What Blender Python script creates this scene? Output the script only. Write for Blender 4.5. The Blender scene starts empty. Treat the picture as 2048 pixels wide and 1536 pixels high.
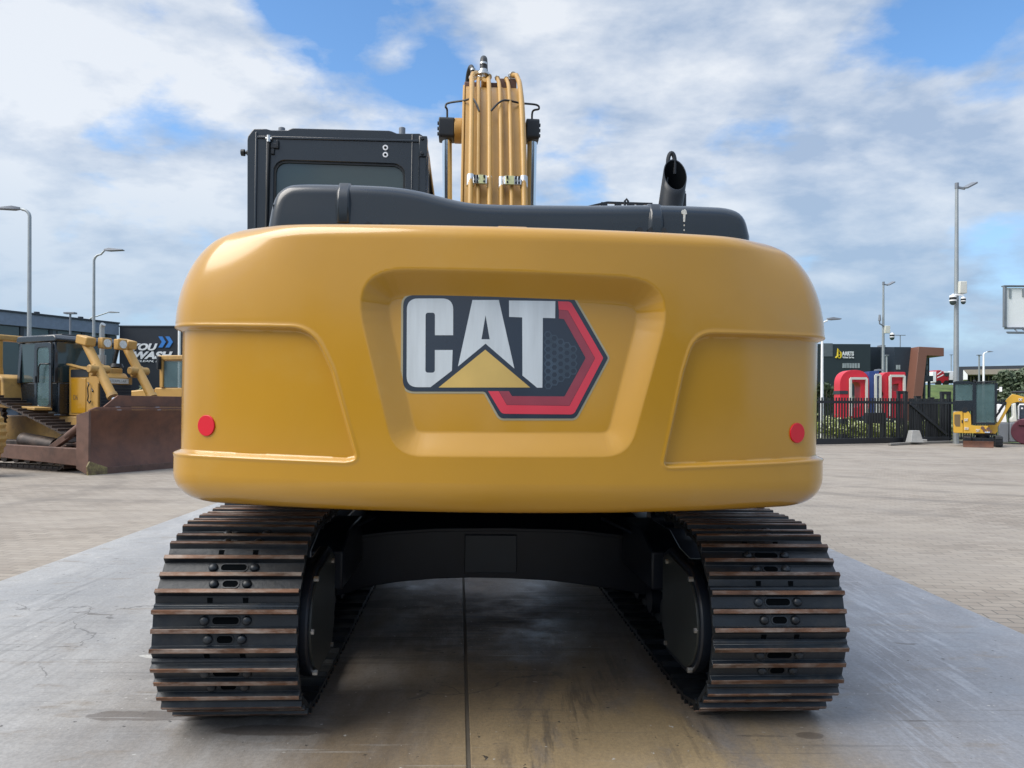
import bpy, bmesh, math, random
from mathutils import Vector, Matrix
R = math.radians
random.seed(7)
scn = bpy.context.scene
C = scn.collection

# ------------------------------------------------------------------ camera, sky, sun, exposure
F, HX, HY, CAMH, ROLL = 1538.0, 1024.0, 815.0, 1.38, 0.20
cam = bpy.data.objects.new('camera', bpy.data.cameras.new('camera')); C.objects.link(cam)
cam.location = (0, 0, CAMH); cam.rotation_euler = (R(90), R(-ROLL), 0)
cam.data.sensor_width = 36; cam.data.lens = 36*F/2048; cam.data.shift_y = (HY-768)/2048
cam.data.clip_end = 3000; cam.data.clip_start = .05
scn.camera = cam
scn.view_settings.view_transform = 'Standard'; scn.view_settings.look = 'None'
scn.view_settings.exposure = 0.75; scn.view_settings.gamma = 1
SUN_AZ, SUN_EL = 248, 50     # compass degrees clockwise from +Y
sd = Vector((math.sin(R(SUN_AZ))*math.cos(R(SUN_EL)), math.cos(R(SUN_AZ))*math.cos(R(SUN_EL)), math.sin(R(SUN_EL))))
sun = bpy.data.objects.new('sun', bpy.data.lights.new('sun', 'SUN')); C.objects.link(sun)
sun.data.energy = 2.4; sun.data.angle = R(50); sun.data.color = (1, .94, .85)
sun.rotation_euler = (-sd).to_track_quat('-Z', 'Y').to_euler()

W = bpy.data.worlds.new('World'); scn.world = W; W.use_nodes = True
nt = W.node_tree; N = nt.nodes; LK = nt.links; N.clear()
def wn(t, **k):
    n = N.new(t)
    for a, b in k.items(): setattr(n, a, b)
    return n
def wm(op, a, b=None, c=None, clamp=False):
    n = wn('ShaderNodeMath', operation=op); n.use_clamp = clamp
    for i, v in enumerate((a, b, c)):
        if v is None: continue
        if isinstance(v, (int, float)): n.inputs[i].default_value = v
        else: LK.new(v, n.inputs[i])
    return n.outputs[0]
def wvec(op, a, b):
    n = wn('ShaderNodeVectorMath', operation=op)
    for i, v in enumerate((a, b)):
        if isinstance(v, (tuple, Vector)): n.inputs[i].default_value = v
        else: LK.new(v, n.inputs[i])
    return n
def wmix(f, a, b):
    n = wn('ShaderNodeMix', data_type='RGBA')
    for i, v in ((0, f), (6, a), (7, b)):
        if isinstance(v, (int, float)): n.inputs[i].default_value = v
        elif isinstance(v, tuple): n.inputs[i].default_value = v+(1,)
        else: LK.new(v, n.inputs[i])
    return n.outputs[2]
sky = wn('ShaderNodeTexSky', sky_type='NISHITA'); sky.sun_disc = False
sky.sun_elevation = R(SUN_EL); sky.sun_rotation = R(SUN_AZ); sky.air_density = 1.0; sky.dust_density = .4; sky.ozone_density = 2.0
tc = wn('ShaderNodeTexCoord').outputs['Generated']
sp = wn('ShaderNodeSeparateXYZ'); LK.new(tc, sp.inputs[0])
zz = wm('ADD', wm('MAXIMUM', sp.outputs[2], 0.0), .30)
cb = wn('ShaderNodeCombineXYZ'); LK.new(wm('DIVIDE', sp.outputs[0], zz), cb.inputs[0]); LK.new(wm('DIVIDE', sp.outputs[1], zz), cb.inputs[1])
def wnoise(scale, detail, rough, dist, off, stretch=(1, 1, 1)):
    v = wvec('MULTIPLY', cb.outputs[0], stretch).outputs[0]
    v = wvec('ADD', v, off).outputs[0]
    n = wn('ShaderNodeTexNoise'); n.inputs['Scale'].default_value = scale; n.inputs['Detail'].default_value = detail
    n.inputs['Roughness'].default_value = rough; n.inputs['Distortion'].default_value = dist
    LK.new(v, n.inputs['Vector']); return n.outputs[0]
big = wnoise(2.3, 9, .56, .15, (3.1, 1.7, 0), (.9, 1.05, 1))
fz = wn('ShaderNodeTexNoise'); fz.inputs['Scale'].default_value = 7.5; fz.inputs['Detail'].default_value = 8; fz.inputs['Roughness'].default_value = .56; fz.inputs['Distortion'].default_value = .15
LK.new(wvec('MULTIPLY', tc, (1.0, 1.0, 2.3)).outputs[0], fz.inputs['Vector']); fine = fz.outputs[0]
def pdir(px, py): return Vector(((px-HX)/F, 1, (HY-py)/F)).normalized()
holes = None      # gaps between the clouds (+) and cloud banks (-), as directions in the sky
for px, py, rad, amt in ((560, 20, 4, .15), (720, 50, 5.5, .17), (860, 130, 4, .16), (330, 235, 3.6, .26), (215, 315, 4, .16), (300, 10, 2.5, .16), (1530, 130, 3.5, .10), (1830, 90, 6, .14), (1970, 50, 4, .10),
                         (1670, 300, 4, .08), (1850, 420, 4, .16), (1990, 490, 3, .18), (1640, 490, 3, .12), (1210, 210, 3.2, .18), (1180, 350, 3, .12), (640, 240, 3.5, .08), (980, 420, 4, .1), (1420, 370, 4, .08),
                         (120, 130, 10, -.09), (420, 110, 6, -.14), (60, 30, 3, .07), (60, 350, 8, -.04), (300, 440, 7, -.08), (1280, 60, 9, -.12), (1330, 250, 6, -.06), (1950, 230, 6, -.12), (1120, 100, 5, -.08), (1620, 400, 5, -.1), (780, 110, 2.0, -.2), (680, 180, 3, -.12), (1650, 170, 5, -.12), (1750, 350, 4, -.1), (1750, 560, 6, -.1)):
    d = wvec('DISTANCE', tc, pdir(px, py)).outputs['Value']
    g = wm('MULTIPLY', wm('EXPONENT', wm('MULTIPLY', wm('POWER', wm('DIVIDE', d, R(rad)), 2.0), -1.0)), amt)
    holes = g if holes is None else wm('ADD', holes, g)
cov = wm('ADD', wm('MULTIPLY', big, .55), wm('MULTIPLY', fine, .45))
cov = wm('SUBTRACT', cov, wm('MULTIPLY', holes, .80))
mask = wm('MULTIPLY', wm('SUBTRACT', cov, .368), 8.0, clamp=True)
mask = wm('SMOOTH_MIN', mask, .93, .25)
s2 = wn('ShaderNodeTexNoise'); s2.inputs['Scale'].default_value = 9.5; s2.inputs['Detail'].default_value = 7; s2.inputs['Roughness'].default_value = .55
LK.new(wvec('ADD', wvec('MULTIPLY', tc, (1.0, 1.0, 2.2)).outputs[0], (3.3, 1.2, .16)).outputs[0], s2.inputs['Vector'])
shade = wm('ADD', wm('MULTIPLY', wnoise(3.6, 8, .58, .2, (5.3, 8.1, 0), (.75, 1.25, 1)), .5), wm('MULTIPLY', s2.outputs[0], .5))
side = wm('MULTIPLY', sp.outputs[0], -.10)
shade = wm('MULTIPLY', wm('SUBTRACT', wm('ADD', wm('ADD', wm('MULTIPLY', shade, .80), wm('MULTIPLY', cov, .20)), side), .41), 5.8, clamp=True)
cloud = wmix(shade, (2.35, 2.95, 3.9), (5.0, 5.2, 5.45))
hs = wn('ShaderNodeHueSaturation'); hs.inputs['Saturation'].default_value = 1.18; hs.inputs['Value'].default_value = 1.25; LK.new(sky.outputs[0], hs.inputs['Color'])
up = wmix(mask, hs.outputs[0], cloud)
hz = wm('SUBTRACT', 1.0, wm('MULTIPLY', wm('MAXIMUM', sp.outputs[2], 0.0), 3.4), clamp=True)
up = wmix(wm('MULTIPLY', hz, .95), up, (2.0, 2.95, 4.1))
over = wm('ADD', 1.0, wm('MULTIPLY', wm('SUBTRACT', sp.outputs[2], .55), 2.2, clamp=True))
up = wvec('SCALE', up, (0, 0, 0)).outputs[0]; LK.new(over, up.node.inputs['Scale'])
bg = wn('ShaderNodeBackground'); bg.inputs[1].default_value = .104; LK.new(up, bg.inputs[0])
LK.new(bg.outputs[0], wn('ShaderNodeOutputWorld').inputs[0])

# ------------------------------------------------------------------ measuring helpers
def ray(px, py):
    a = R(ROLL); dx, dy = px-HX, py-HY
    x = dx*math.cos(a)+dy*math.sin(a); y = -dx*math.sin(a)+dy*math.cos(a)
    return Vector((x/F, 1, -y/F))
def PW(px, py, Y): return Vector((0, 0, CAMH))+ray(px, py)*Y
MX = Matrix.Translation((-.198, 5.615, .006)) @ Matrix.Rotation(R(3.5), 4, 'Z') @ Matrix.Rotation(R(.62), 4, 'Y')
MI = MX.inverted()
def L(px, py, yl):
    o = MI @ Vector((0, 0, CAMH)); d = MI.to_3x3() @ ray(px, py); t = (yl-o.y)/d.y; p = o+d*t
    return (p.x, p.z)
def Lc(px, py, rad=2.83):
    o = MI @ Vector((0, 0, CAMH)); d = MI.to_3x3() @ ray(px, py)
    a = d.x*d.x+d.y*d.y; b = 2*(o.x*d.x+o.y*d.y); c = o.x*o.x+o.y*o.y-rad*rad
    t = (-b-math.sqrt(b*b-4*a*c))/(2*a); p = o+d*t
    return (p.x, p.z)

# ------------------------------------------------------------------ mesh helpers
class MB:
    def __init__(s): s.v = []; s.f = []; s.m = []
    def add(s, vs, fs, mi=0):
        o = len(s.v); s.v += [tuple(p) for p in vs]; s.f += [tuple(i+o for i in f) for f in fs]; s.m += [mi]*len(fs); return s
    def box(s, c, d, rot=None, mi=0):
        h = [x/2 for x in d]; c = Vector(c)
        vs = [Vector((sx*h[0], sy*h[1], sz*h[2])) for sx in (-1, 1) for sy in (-1, 1) for sz in (-1, 1)]
        if rot is not None: vs = [rot @ v for v in vs]
        return s.add([v+c for v in vs], [(0, 1, 3, 2), (4, 6, 7, 5), (0, 4, 5, 1), (2, 3, 7, 6), (0, 2, 6, 4), (1, 5, 7, 3)], mi)
    def b2(s, x0, x1, y0, y1, z0, z1, mi=0): return s.box(((x0+x1)/2, (y0+y1)/2, (z0+z1)/2), (abs(x1-x0), abs(y1-y0), abs(z1-z0)), None, mi)
    def rings(s, rings, mi=0, caps=True, closed=True):
        n = len(rings[0]); vs = [p for r in rings for p in r]; fs = []
        for i in range(len(rings)-1):
            for j in range(n if closed else n-1):
                k = (j+1) % n
                fs.append((i*n+j, i*n+k, (i+1)*n+k, (i+1)*n+j))
        if caps: fs += [tuple(range(n))[::-1], tuple((len(rings)-1)*n+j for j in range(n))]
        return s.add(vs, fs, mi)
    def tube(s, pts, r, n=12, mi=0, caps=True):
        pts = [Vector(p) for p in pts]; rr = r if isinstance(r, (list, tuple)) else [r]*len(pts)
        t0 = (pts[1]-pts[0]).normalized(); u = t0.orthogonal().normalized(); out = []
        for i, p in enumerate(pts):
            a = pts[max(0, i-1)]; b = pts[min(len(pts)-1, i+1)]; t = (b-a).normalized()
            u = (u-t*u.dot(t)).normalized(); w = t.cross(u)
            out.append([p+(u*math.cos(2*math.pi*k/n)+w*math.sin(2*math.pi*k/n))*rr[i] for k in range(n)])
        return s.rings(out, mi, caps)
    def cyl(s, a, b, r, r1=None, n=20, mi=0): return s.tube([a, b], [r, r if r1 is None else r1], n, mi)
    def bar(s, a, b, w, h, mi=0):
        a, b = Vector(a), Vector(b); t = (b-a).normalized()
        up = Vector((0, 0, 1)) if abs(t.z) < .95 else Vector((0, 1, 0))
        x = t.cross(up).normalized(); z = x.cross(t)
        return s.rings([[p+x*sx*w/2+z*sz*h/2 for sx, sz in ((-1, -1), (1, -1), (1, 1), (-1, 1))] for p in (a, b)], mi)
    def prism(s, poly, lo, hi, ax, mi=0):
        def mp(a, b, e): return {'x': (e, a, b), 'y': (a, e, b), 'z': (a, b, e)}[ax]
        return s.rings([[mp(a, b, e) for a, b in poly] for e in (lo, hi)], mi)
    def frame(s, outer, inner, lo, hi, ax, mi=0):      # ring between two outlines with equal point counts
        def mp(a, b, e): return {'x': (e, a, b), 'y': (a, e, b), 'z': (a, b, e)}[ax]
        n = len(outer)
        r = [[mp(*p, e) for p in q] for q, e in ((outer, lo), (outer, hi), (inner, hi), (inner, lo), (outer, lo))]
        return s.rings(r, mi, caps=False)
    def build(s, name, mats, parent=None, bevel=0, angle=35, smooth=True, seg=2):
        me = bpy.data.meshes.new(name); me.from_pydata(s.v, [], s.f)
        bm = bmesh.new(); bm.from_mesh(me); bmesh.ops.remove_doubles(bm, verts=bm.verts, dist=1e-6)
        bmesh.ops.recalc_face_normals(bm, faces=bm.faces); bm.to_mesh(me); bm.free()
        if not isinstance(mats, (list, tuple)): mats = [mats]
        for m in mats: me.materials.append(m)
        if len(mats) > 1 and len(s.m) == len(me.polygons): me.polygons.foreach_set('material_index', s.m)
        if smooth:
            me.polygons.foreach_set('use_smooth', [True]*len(me.polygons)); me.set_sharp_from_angle(angle=R(angle))
        o = bpy.data.objects.new(name, me); C.objects.link(o); o.parent = parent
        if bevel:
            b = o.modifiers.new('bevel', 'BEVEL'); b.width = bevel; b.segments = seg; b.limit_method = 'ANGLE'; b.angle_limit = R(40); b.harden_normals = False
        return o
def thing(name, label, cat, loc=(0, 0, 0), rz=0, group=None):
    o = bpy.data.objects.new(name, None); C.objects.link(o); o.empty_display_size = .2
    o.location = loc; o.rotation_euler = (0, 0, rz); o['label'] = label; o['category'] = cat
    if group: o['group'] = group
    return o
def tag(o, label, cat, group=None):
    o['label'] = label; o['category'] = cat
    if group: o['group'] = group
    return o
def struct(o): o['kind'] = 'structure'; return o
def dup(o, parent=None, loc=None, rz=None, label=None):
    c = o.copy(); C.objects.link(c)
    if parent is not None: c.parent = parent
    if loc is not None: c.location = loc
    if rz is not None: c.rotation_euler = (0, 0, rz)
    if label: c['label'] = label
    for ch in [x for x in o.children]:
        dup(ch, c)
    return c
def rrect(x0, x1, z0, z1, r, n=5):
    out = []
    for cx, cz, a0 in ((x1-r, z0+r, -90), (x1-r, z1-r, 0), (x0+r, z1-r, 90), (x0+r, z0+r, 180)):
        for k in range(n+1):
            a = R(a0+90*k/n); out.append((cx+r*math.cos(a), cz+r*math.sin(a)))
    return out
def rpoly(pts, rad, n=6):           # rounds the corners of an outline; rad is a number or one per corner
    out = []; m = len(pts)
    for i in range(m):
        r = rad[i] if isinstance(rad, (list, tuple)) else rad
        p = Vector(pts[i]); a = Vector(pts[i-1]); b = Vector(pts[(i+1) % m])
        if r <= 0: out.append(tuple(p)); continue
        u = (a-p); v = (b-p); lu, lv = u.length, v.length; u /= lu; v /= lv
        ang = math.acos(max(-1, min(1, u.dot(v)))); t = min(r/math.tan(ang/2), lu*.49, lv*.49)
        p0 = p+u*t; p1 = p+v*t
        for k in range(n+1):
            s = k/n; out.append(tuple(p0*(1-s)**2+p*2*s*(1-s)+p1*s*s))
    return out
def offset(poly, d):                # grows (d > 0) a counter-clockwise outline
    out = []; m = len(poly)
    area = sum(poly[i-1][0]*poly[i][1]-poly[i][0]*poly[i-1][1] for i in range(m)); sg = 1 if area > 0 else -1
    for i in range(m):
        a = Vector(poly[i-1]); p = Vector(poly[i]); b = Vector(poly[(i+1) % m])
        e0 = (p-a).normalized(); e1 = (b-p).normalized()
        n0 = Vector((e0.y, -e0.x))*sg; n1 = Vector((e1.y, -e1.x))*sg; nn = n0+n1
        nn = nn.normalized() if nn.length > 1e-6 else n0
        out.append(tuple(p+nn*d/max(.35, nn.dot(n0))))
    return out
def sm(t): t = max(0, min(1, t)); return t*t*(3-2*t)
def lerp(a, b, t): return a+(b-a)*t

# ------------------------------------------------------------------ materials
def pm(name, col, rough=.5, metal=0, var=.12, scale=4, bump=0, bscale=60, coat=0, dirt=None, damt=.5, dscale=3, spec=.5, rvar=0, trans=0, alpha=1, stretch=None, rnd=False):
    m = bpy.data.materials.new(name); m.use_nodes = True; t = m.node_tree; n = t.nodes; l = t.links; b = n['Principled BSDF']
    b.inputs['Roughness'].default_value = rough; b.inputs['Metallic'].default_value = metal
    b.inputs['Coat Weight'].default_value = coat; b.inputs['Coat Roughness'].default_value = .14; b.inputs['Specular IOR Level'].default_value = spec
    b.inputs['Alpha'].default_value = alpha
    if trans: b.inputs['Transmission Weight'].default_value = trans
    co = n.new('ShaderNodeTexCoord').outputs['Object']
    if rnd:
        oi = n.new('ShaderNodeObjectInfo'); va = n.new('ShaderNodeVectorMath'); va.operation = 'ADD'; vs_ = n.new('ShaderNodeVectorMath'); vs_.operation = 'SCALE'; vs_.inputs[0].default_value = (17, 31, 11); l.new(oi.outputs['Random'], vs_.inputs['Scale']); l.new(co, va.inputs[0]); l.new(vs_.outputs[0], va.inputs[1]); co = va.outputs[0]
    if stretch:
        mp = n.new('ShaderNodeMapping'); mp.inputs['Scale'].default_value = stretch; l.new(co, mp.inputs[0]); co = mp.outputs[0]
    def noise(s, d=5, r=.6):
        x = n.new('ShaderNodeTexNoise'); x.inputs['Scale'].default_value = s; x.inputs['Detail'].default_value = d; x.inputs['Roughness'].default_value = r; l.new(co, x.inputs['Vector']); return x.outputs[0]
    def ramp(f, a, b_, c0, c1):
        x = n.new('ShaderNodeMapRange'); x.inputs[1].default_value = a; x.inputs[2].default_value = b_; x.inputs[3].default_value = c0; x.inputs[4].default_value = c1; l.new(f, x.inputs[0]); return x.outputs[0]
    def mix(f, a, c):
        x = n.new('ShaderNodeMix'); x.data_type = 'RGBA'
        for i, v in ((0, f), (6, a), (7, c)):
            if isinstance(v, (int, float)): x.inputs[i].default_value = v
            elif isinstance(v, tuple): x.inputs[i].default_value = tuple(v)+(1,)
            else: l.new(v, x.inputs[i])
        return x.outputs[2]
    nz = noise(scale)
    c = mix(ramp(nz, .3, .7, 0, 1), tuple(x*(1-var) for x in col), tuple(min(1, x*(1+var)) for x in col))
    if dirt:
        c = mix(ramp(noise(dscale, 8, .68), .62-damt*.3, .78-damt*.2, 0, damt), c, dirt)
    if rnd:
        mr = n.new('ShaderNodeMapRange'); mr.inputs[3].default_value = .55; mr.inputs[4].default_value = 1.25; l.new(oi.outputs['Random'], mr.inputs[0])
        vm = n.new('ShaderNodeVectorMath'); vm.operation = 'SCALE'; l.new(c, vm.inputs[0]); l.new(mr.outputs[0], vm.inputs['Scale']); c = vm.outputs[0]
    l.new(c, b.inputs['Base Color'])
    if rvar: l.new(ramp(noise(scale*1.7, 6), .3, .7, max(.02, rough-rvar), min(1, rough+rvar)), b.inputs['Roughness'])
    if bump:
        bp = n.new('ShaderNodeBump'); bp.inputs['Strength'].default_value = bump; bp.inputs['Distance'].default_value = .01
        l.new(noise(bscale, 6), bp.inputs['Height']); l.new(bp.outputs[0], b.inputs['Normal'])
    return m
M = {}
M['yellow'] = pm('yellow paint', (.47, .238, .009), .34, var=.06, scale=1.2, coat=1.0, bump=.12, bscale=4, dirt=(.50, .33, .10), damt=.18, dscale=2.2, rvar=.05, spec=.35)
M['yellow_dull'] = pm('dull yellow paint', (.47, .27, .065), .5, var=.12, scale=3, coat=.1, dirt=(.22, .13, .05), damt=.35)
M['yellow_old'] = pm('weathered yellow paint', (.45, .27, .08), .55, var=.15, scale=3, dirt=(.18, .11, .06), damt=.45, dscale=5)
M['mini'] = pm('mini excavator paint', (.62, .36, .04), .4, var=.06, coat=.3)
M['black'] = pm('black satin paint', (.008, .014, .021), .28, var=.1, scale=2, coat=.5, rvar=.05)
M['black_flat'] = pm('black frame paint', (.012, .016, .022), .45, var=.2, scale=3, dirt=(.05, .045, .04), damt=.25)
M['under'] = pm('undercarriage paint', (.005, .009, .017), .42, var=.25, scale=5, dirt=(.02, .023, .027), damt=.25, dscale=4)
M['shoe'] = pm('track shoe paint', (.013, .018, .024), .38, metal=.15, var=.3, scale=8, dirt=(.075, .07, .062), damt=.4, dscale=5, rnd=True, bump=.15, bscale=40)
M['tip'] = pm('worn rusty grouser edge', (.135, .066, .036), .5, metal=.3, var=.55, scale=5, dirt=(.36, .32, .28), damt=.6, dscale=8, stretch=(1, 3, 3), rnd=True)
M['hole'] = pm('painted hole shade', (.002, .003, .004), .9, var=.1, spec=.05)  # near-black colour standing in for the shade inside openings
M['chrome'] = pm('chromed rod', (.75, .78, .82), .12, metal=1, var=.03)
M['zinc'] = pm('zinc clamp', (.62, .63, .62), .35, metal=.9, var=.15, scale=20)
M['zincy'] = pm('yellow zinc plate', (.42, .42, .22), .4, metal=.6, var=.15, scale=20)
M['rubber'] = pm('black rubber', (.015, .017, .018), .5, var=.2)
M['glass'] = pm('tinted glass', (.035, .06, .065), .05, var=.05, coat=.4)
M['glass_l'] = pm('light cab glass', (.10, .17, .18), .06, var=.25, scale=1.2, coat=.4, alpha=.55)
M['red'] = pm('red reflector', (.62, .004, .02), .4, var=.03)
M['red_d'] = pm('red decal', (.60, .035, .06), .3, var=.03, coat=.5)
M['red_k'] = pm('dark red decal', (.27, .035, .055), .3, var=.1, scale=12, coat=.5)
M['navy'] = pm('black decal', (.013, .021, .036), .25, var=.06, coat=.6)
M['slate'] = pm('slate decal', (.035, .055, .08), .25, var=.3, scale=14, coat=.5)
M['silver'] = pm('brushed silver decal', (.60, .64, .65), .3, metal=.25, var=.1, scale=3, stretch=(8, 8, .6), coat=.3)
M['gold'] = pm('gold decal', (.62, .42, .12), .3, metal=.25, var=.14, scale=3, coat=.3)
M['edge'] = pm('decal rim', (.42, .36, .22), .25, metal=.3, var=.05, coat=.5)
M['rust'] = pm('rusty blade steel', (.17, .078, .05), .55, metal=.25, var=.25, scale=1.2, dirt=(.055, .038, .036), damt=.6, dscale=1.5, bump=.2, bscale=12)
M['rust_l'] = pm('brown worn steel', (.15, .085, .065), .6, metal=.2, var=.2, scale=4, dirt=(.06, .045, .04), damt=.5)
M['grime'] = pm('greasy track steel', (.055, .043, .038), .5, metal=.4, var=.35, scale=6, dirt=(.16, .11, .08), damt=.5)
M['asph'] = pm('dark steel', (.04, .045, .05), .5, var=.1)
M['grey_dk'] = pm('dark cladding', (.030, .038, .050), .5, var=.06, scale=1)
M['grey'] = pm('grey cladding', (.135, .165, .21), .5, var=.05, scale=.6)
M['white'] = pm('white panel', (.88, .89, .90), .5, var=.03)
M['offw'] = pm('off white plastic', (.62, .63, .58), .5, var=.05)
M['galv'] = pm('galvanised pole', (.34, .37, .38), .45, metal=.5, var=.1, scale=2)
M['galv_d'] = pm('grey lamp pole', (.20, .22, .25), .5, metal=.3, var=.1, scale=2)
M['concrete'] = pm('cast concrete', (.34, .345, .34), .85, var=.12, scale=6, bump=.2, bscale=30)
M['blue'] = pm('blue letter paint', (.035, .07, .24), .4, var=.05)
M['redl'] = pm('red letter paint', (.62, .025, .045), .4, var=.05)
M['brown'] = pm('brown cladding', (.19, .085, .06), .5, var=.06, scale=.5)
M['beige'] = pm('beige fascia', (.28, .25, .21), .7, var=.08)
M['yelw'] = pm('yellow lettering', (.65, .50, .03), .5, var=.02)
M['bluel'] = pm('blue chevron', (.035, .20, .58), .5, var=.02)
M['blk_fence'] = pm('black fence paint', (.012, .014, .018), .45, var=.1)
M['leafd'] = pm('dark leaves', (.055, .085, .045), .6, var=.5, scale=3)
M['leafg'] = pm('grey green leaves', (.085, .115, .065), .6, var=.45, scale=2)
M['leafy'] = pm('yellow green leaves', (.20, .24, .03), .6, var=.35, scale=3)
M['flower'] = pm('cream blossom', (.62, .66, .38), .6, var=.15, scale=8)
M['bark'] = pm('bark', (.08, .06, .045), .9, var=.3, scale=12)
M['grass'] = pm('grass', (.075, .12, .03), .9, var=.4, scale=.8, dirt=(.15, .16, .05), damt=.5, dscale=.4, bump=.3, bscale=8)
M['truckred'] = pm('truck red', (.40, .02, .03), .4, var=.05)
M['maroon'] = pm('maroon steel', (.10, .025, .04), .5, var=.2)
M['win'] = pm('pale window', (.30, .34, .35), .1, var=.3, scale=.8)
M['lens'] = pm('lamp lens', (.6, .62, .6), .2, var=.2, scale=30)
M['grille'] = pm('black grille', (.008, .012, .02), .5, var=.2)
# ------------------------------------------------------------------ ground
class NT:
    def __init__(s, name):
        s.m = bpy.data.materials.new(name); s.m.use_nodes = True; s.t = s.m.node_tree; s.b = s.t.nodes['Principled BSDF']
        s.co = s.t.nodes.new('ShaderNodeTexCoord').outputs['Object']
    def put(s, sock, v):
        if isinstance(v, (int, float)): sock.default_value = v
        elif isinstance(v, (tuple, list)): sock.default_value = tuple(v) if len(v) == len(sock.default_value) else tuple(v)+(1,)
        else: s.t.links.new(v, sock)
    def map(s, scale=(1, 1, 1), rot=(0, 0, 0), loc=(0, 0, 0)):
        n = s.t.nodes.new('ShaderNodeMapping'); n.inputs['Scale'].default_value = scale; n.inputs['Rotation'].default_value = rot; n.inputs['Location'].default_value = loc
        s.t.links.new(s.co, n.inputs[0]); return n.outputs[0]
    def noise(s, scale, d=6, r=.6, vec=None, dist=0):
        n = s.t.nodes.new('ShaderNodeTexNoise'); n.inputs['Scale'].default_value = scale; n.inputs['Detail'].default_value = d; n.inputs['Roughness'].default_value = r; n.inputs['Distortion'].default_value = dist
        s.t.links.new(vec or s.co, n.inputs['Vector']); return n.outputs[0]
    def rng(s, f, a, b, c=0, d=1):
        n = s.t.nodes.new('ShaderNodeMapRange'); n.interpolation_type = 'SMOOTHSTEP'; 
        for i, v in enumerate((f, a, b, c, d)): s.put(n.inputs[i], v)
        return n.outputs[0]
    def mix(s, f, a, b, mode='MIX'):
        n = s.t.nodes.new('ShaderNodeMix'); n.data_type = 'RGBA'; n.blend_type = mode
        s.put(n.inputs[0], f); s.put(n.inputs[6], a); s.put(n.inputs[7], b); return n.outputs[2]
    def math(s, op, a, b=0, clamp=False):
        n = s.t.nodes.new('ShaderNodeMath'); n.operation = op; n.use_clamp = clamp; s.put(n.inputs[0], a); s.put(n.inputs[1], b); return n.outputs[0]
    def spot(s, x, y, rx, ry, rot=0):      # soft elliptical patch, 1 in the middle
        ca, sa = math.cos(R(rot)), math.sin(R(rot))
        n = s.t.nodes.new('ShaderNodeSeparateXYZ'); s.t.links.new(s.co, n.inputs[0])
        X = s.math('SUBTRACT', n.outputs[0], x); Y = s.math('SUBTRACT', n.outputs[1], y)
        u = s.math('DIVIDE', s.math('ADD', s.math('MULTIPLY', X, ca), s.math('MULTIPLY', Y, sa)), rx)
        v = s.math('DIVIDE', s.math('SUBTRACT', s.math('MULTIPLY', Y, ca), s.math('MULTIPLY', X, sa)), ry)
        q = s.math('ADD', s.math('MULTIPLY', u, u), s.math('MULTIPLY', v, v))
        return s.math('EXPONENT', s.math('MULTIPLY', q, -1.0))
    def bump(s, h, st=.3, dist=.01):
        n = s.t.nodes.new('ShaderNodeBump'); n.inputs['Strength'].default_value = st; n.inputs['Distance'].default_value = dist
        s.put(n.inputs['Height'], h); s.t.links.new(n.outputs[0], s.b.inputs['Normal'])
def pavers():
    a = NT('brick pavers')
    v = a.map(rot=(0, 0, R(8)))
    br = a.t.nodes.new('ShaderNodeTexBrick'); br.offset = .5
    br.inputs['Scale'].default_value = 1; br.inputs['Brick Width'].default_value = .21; br.inputs['Row Height'].default_value = .105; br.inputs['Mortar Size'].default_value = .006
    br.inputs['Mortar Smooth'].default_value = .4
    br.inputs['Color1'].default_value = (.31, .27, .225, 1); br.inputs['Color2'].default_value = (.23, .195, .16, 1); br.inputs['Mortar'].default_value = (.12, .11, .095, 1)
    a.t.links.new(v, br.inputs['Vector'])
    c = br.outputs['Color']
    c = a.mix(a.rng(a.noise(.35, 6, .6), .35, .65, 0, .55), c, (.35, .31, .26))                 # pale sand swept into the joints
    c = a.mix(a.rng(a.noise(1.6, 8, .7, a.map((.5, 1.4, 1))), .5, .72, 0, .6), c, (.165, .14, .115))
    # tyre arcs
    for x, y, rad, w in ((-4.5, 24, 11.3, .28), (-4.5, 24, 12.9, .3), (14, 23, 12.3, .3), (14, 23, 10.4, .34), (-12, 12, 5.2, .3), (9, 16, 5.2, .25), (9, 16, 6.9, .3)):
        n = a.t.nodes.new('ShaderNodeVectorMath'); n.operation = 'DISTANCE'; a.t.links.new(a.co, n.inputs[0]); n.inputs[1].default_value = (x, y, 0)
        d = a.math('ABSOLUTE', a.math('SUBTRACT', n.outputs['Value'], rad))
        k = a.math('MULTIPLY', a.rng(d, w, w*.3, 0, .5), a.rng(a.noise(1.1, 5), .35, .6))
        c = a.mix(k, c, (.155, .135, .115))
    a.put(a.b.inputs['Base Color'], c)
    a.put(a.b.inputs['Roughness'], a.rng(a.noise(.8), .3, .7, .72, .95))
    a.bump(a.math('ADD', a.math('MULTIPLY', br.outputs['Fac'], -1.0), a.noise(40, 4)), .35, .008)
    return a.m
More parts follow.
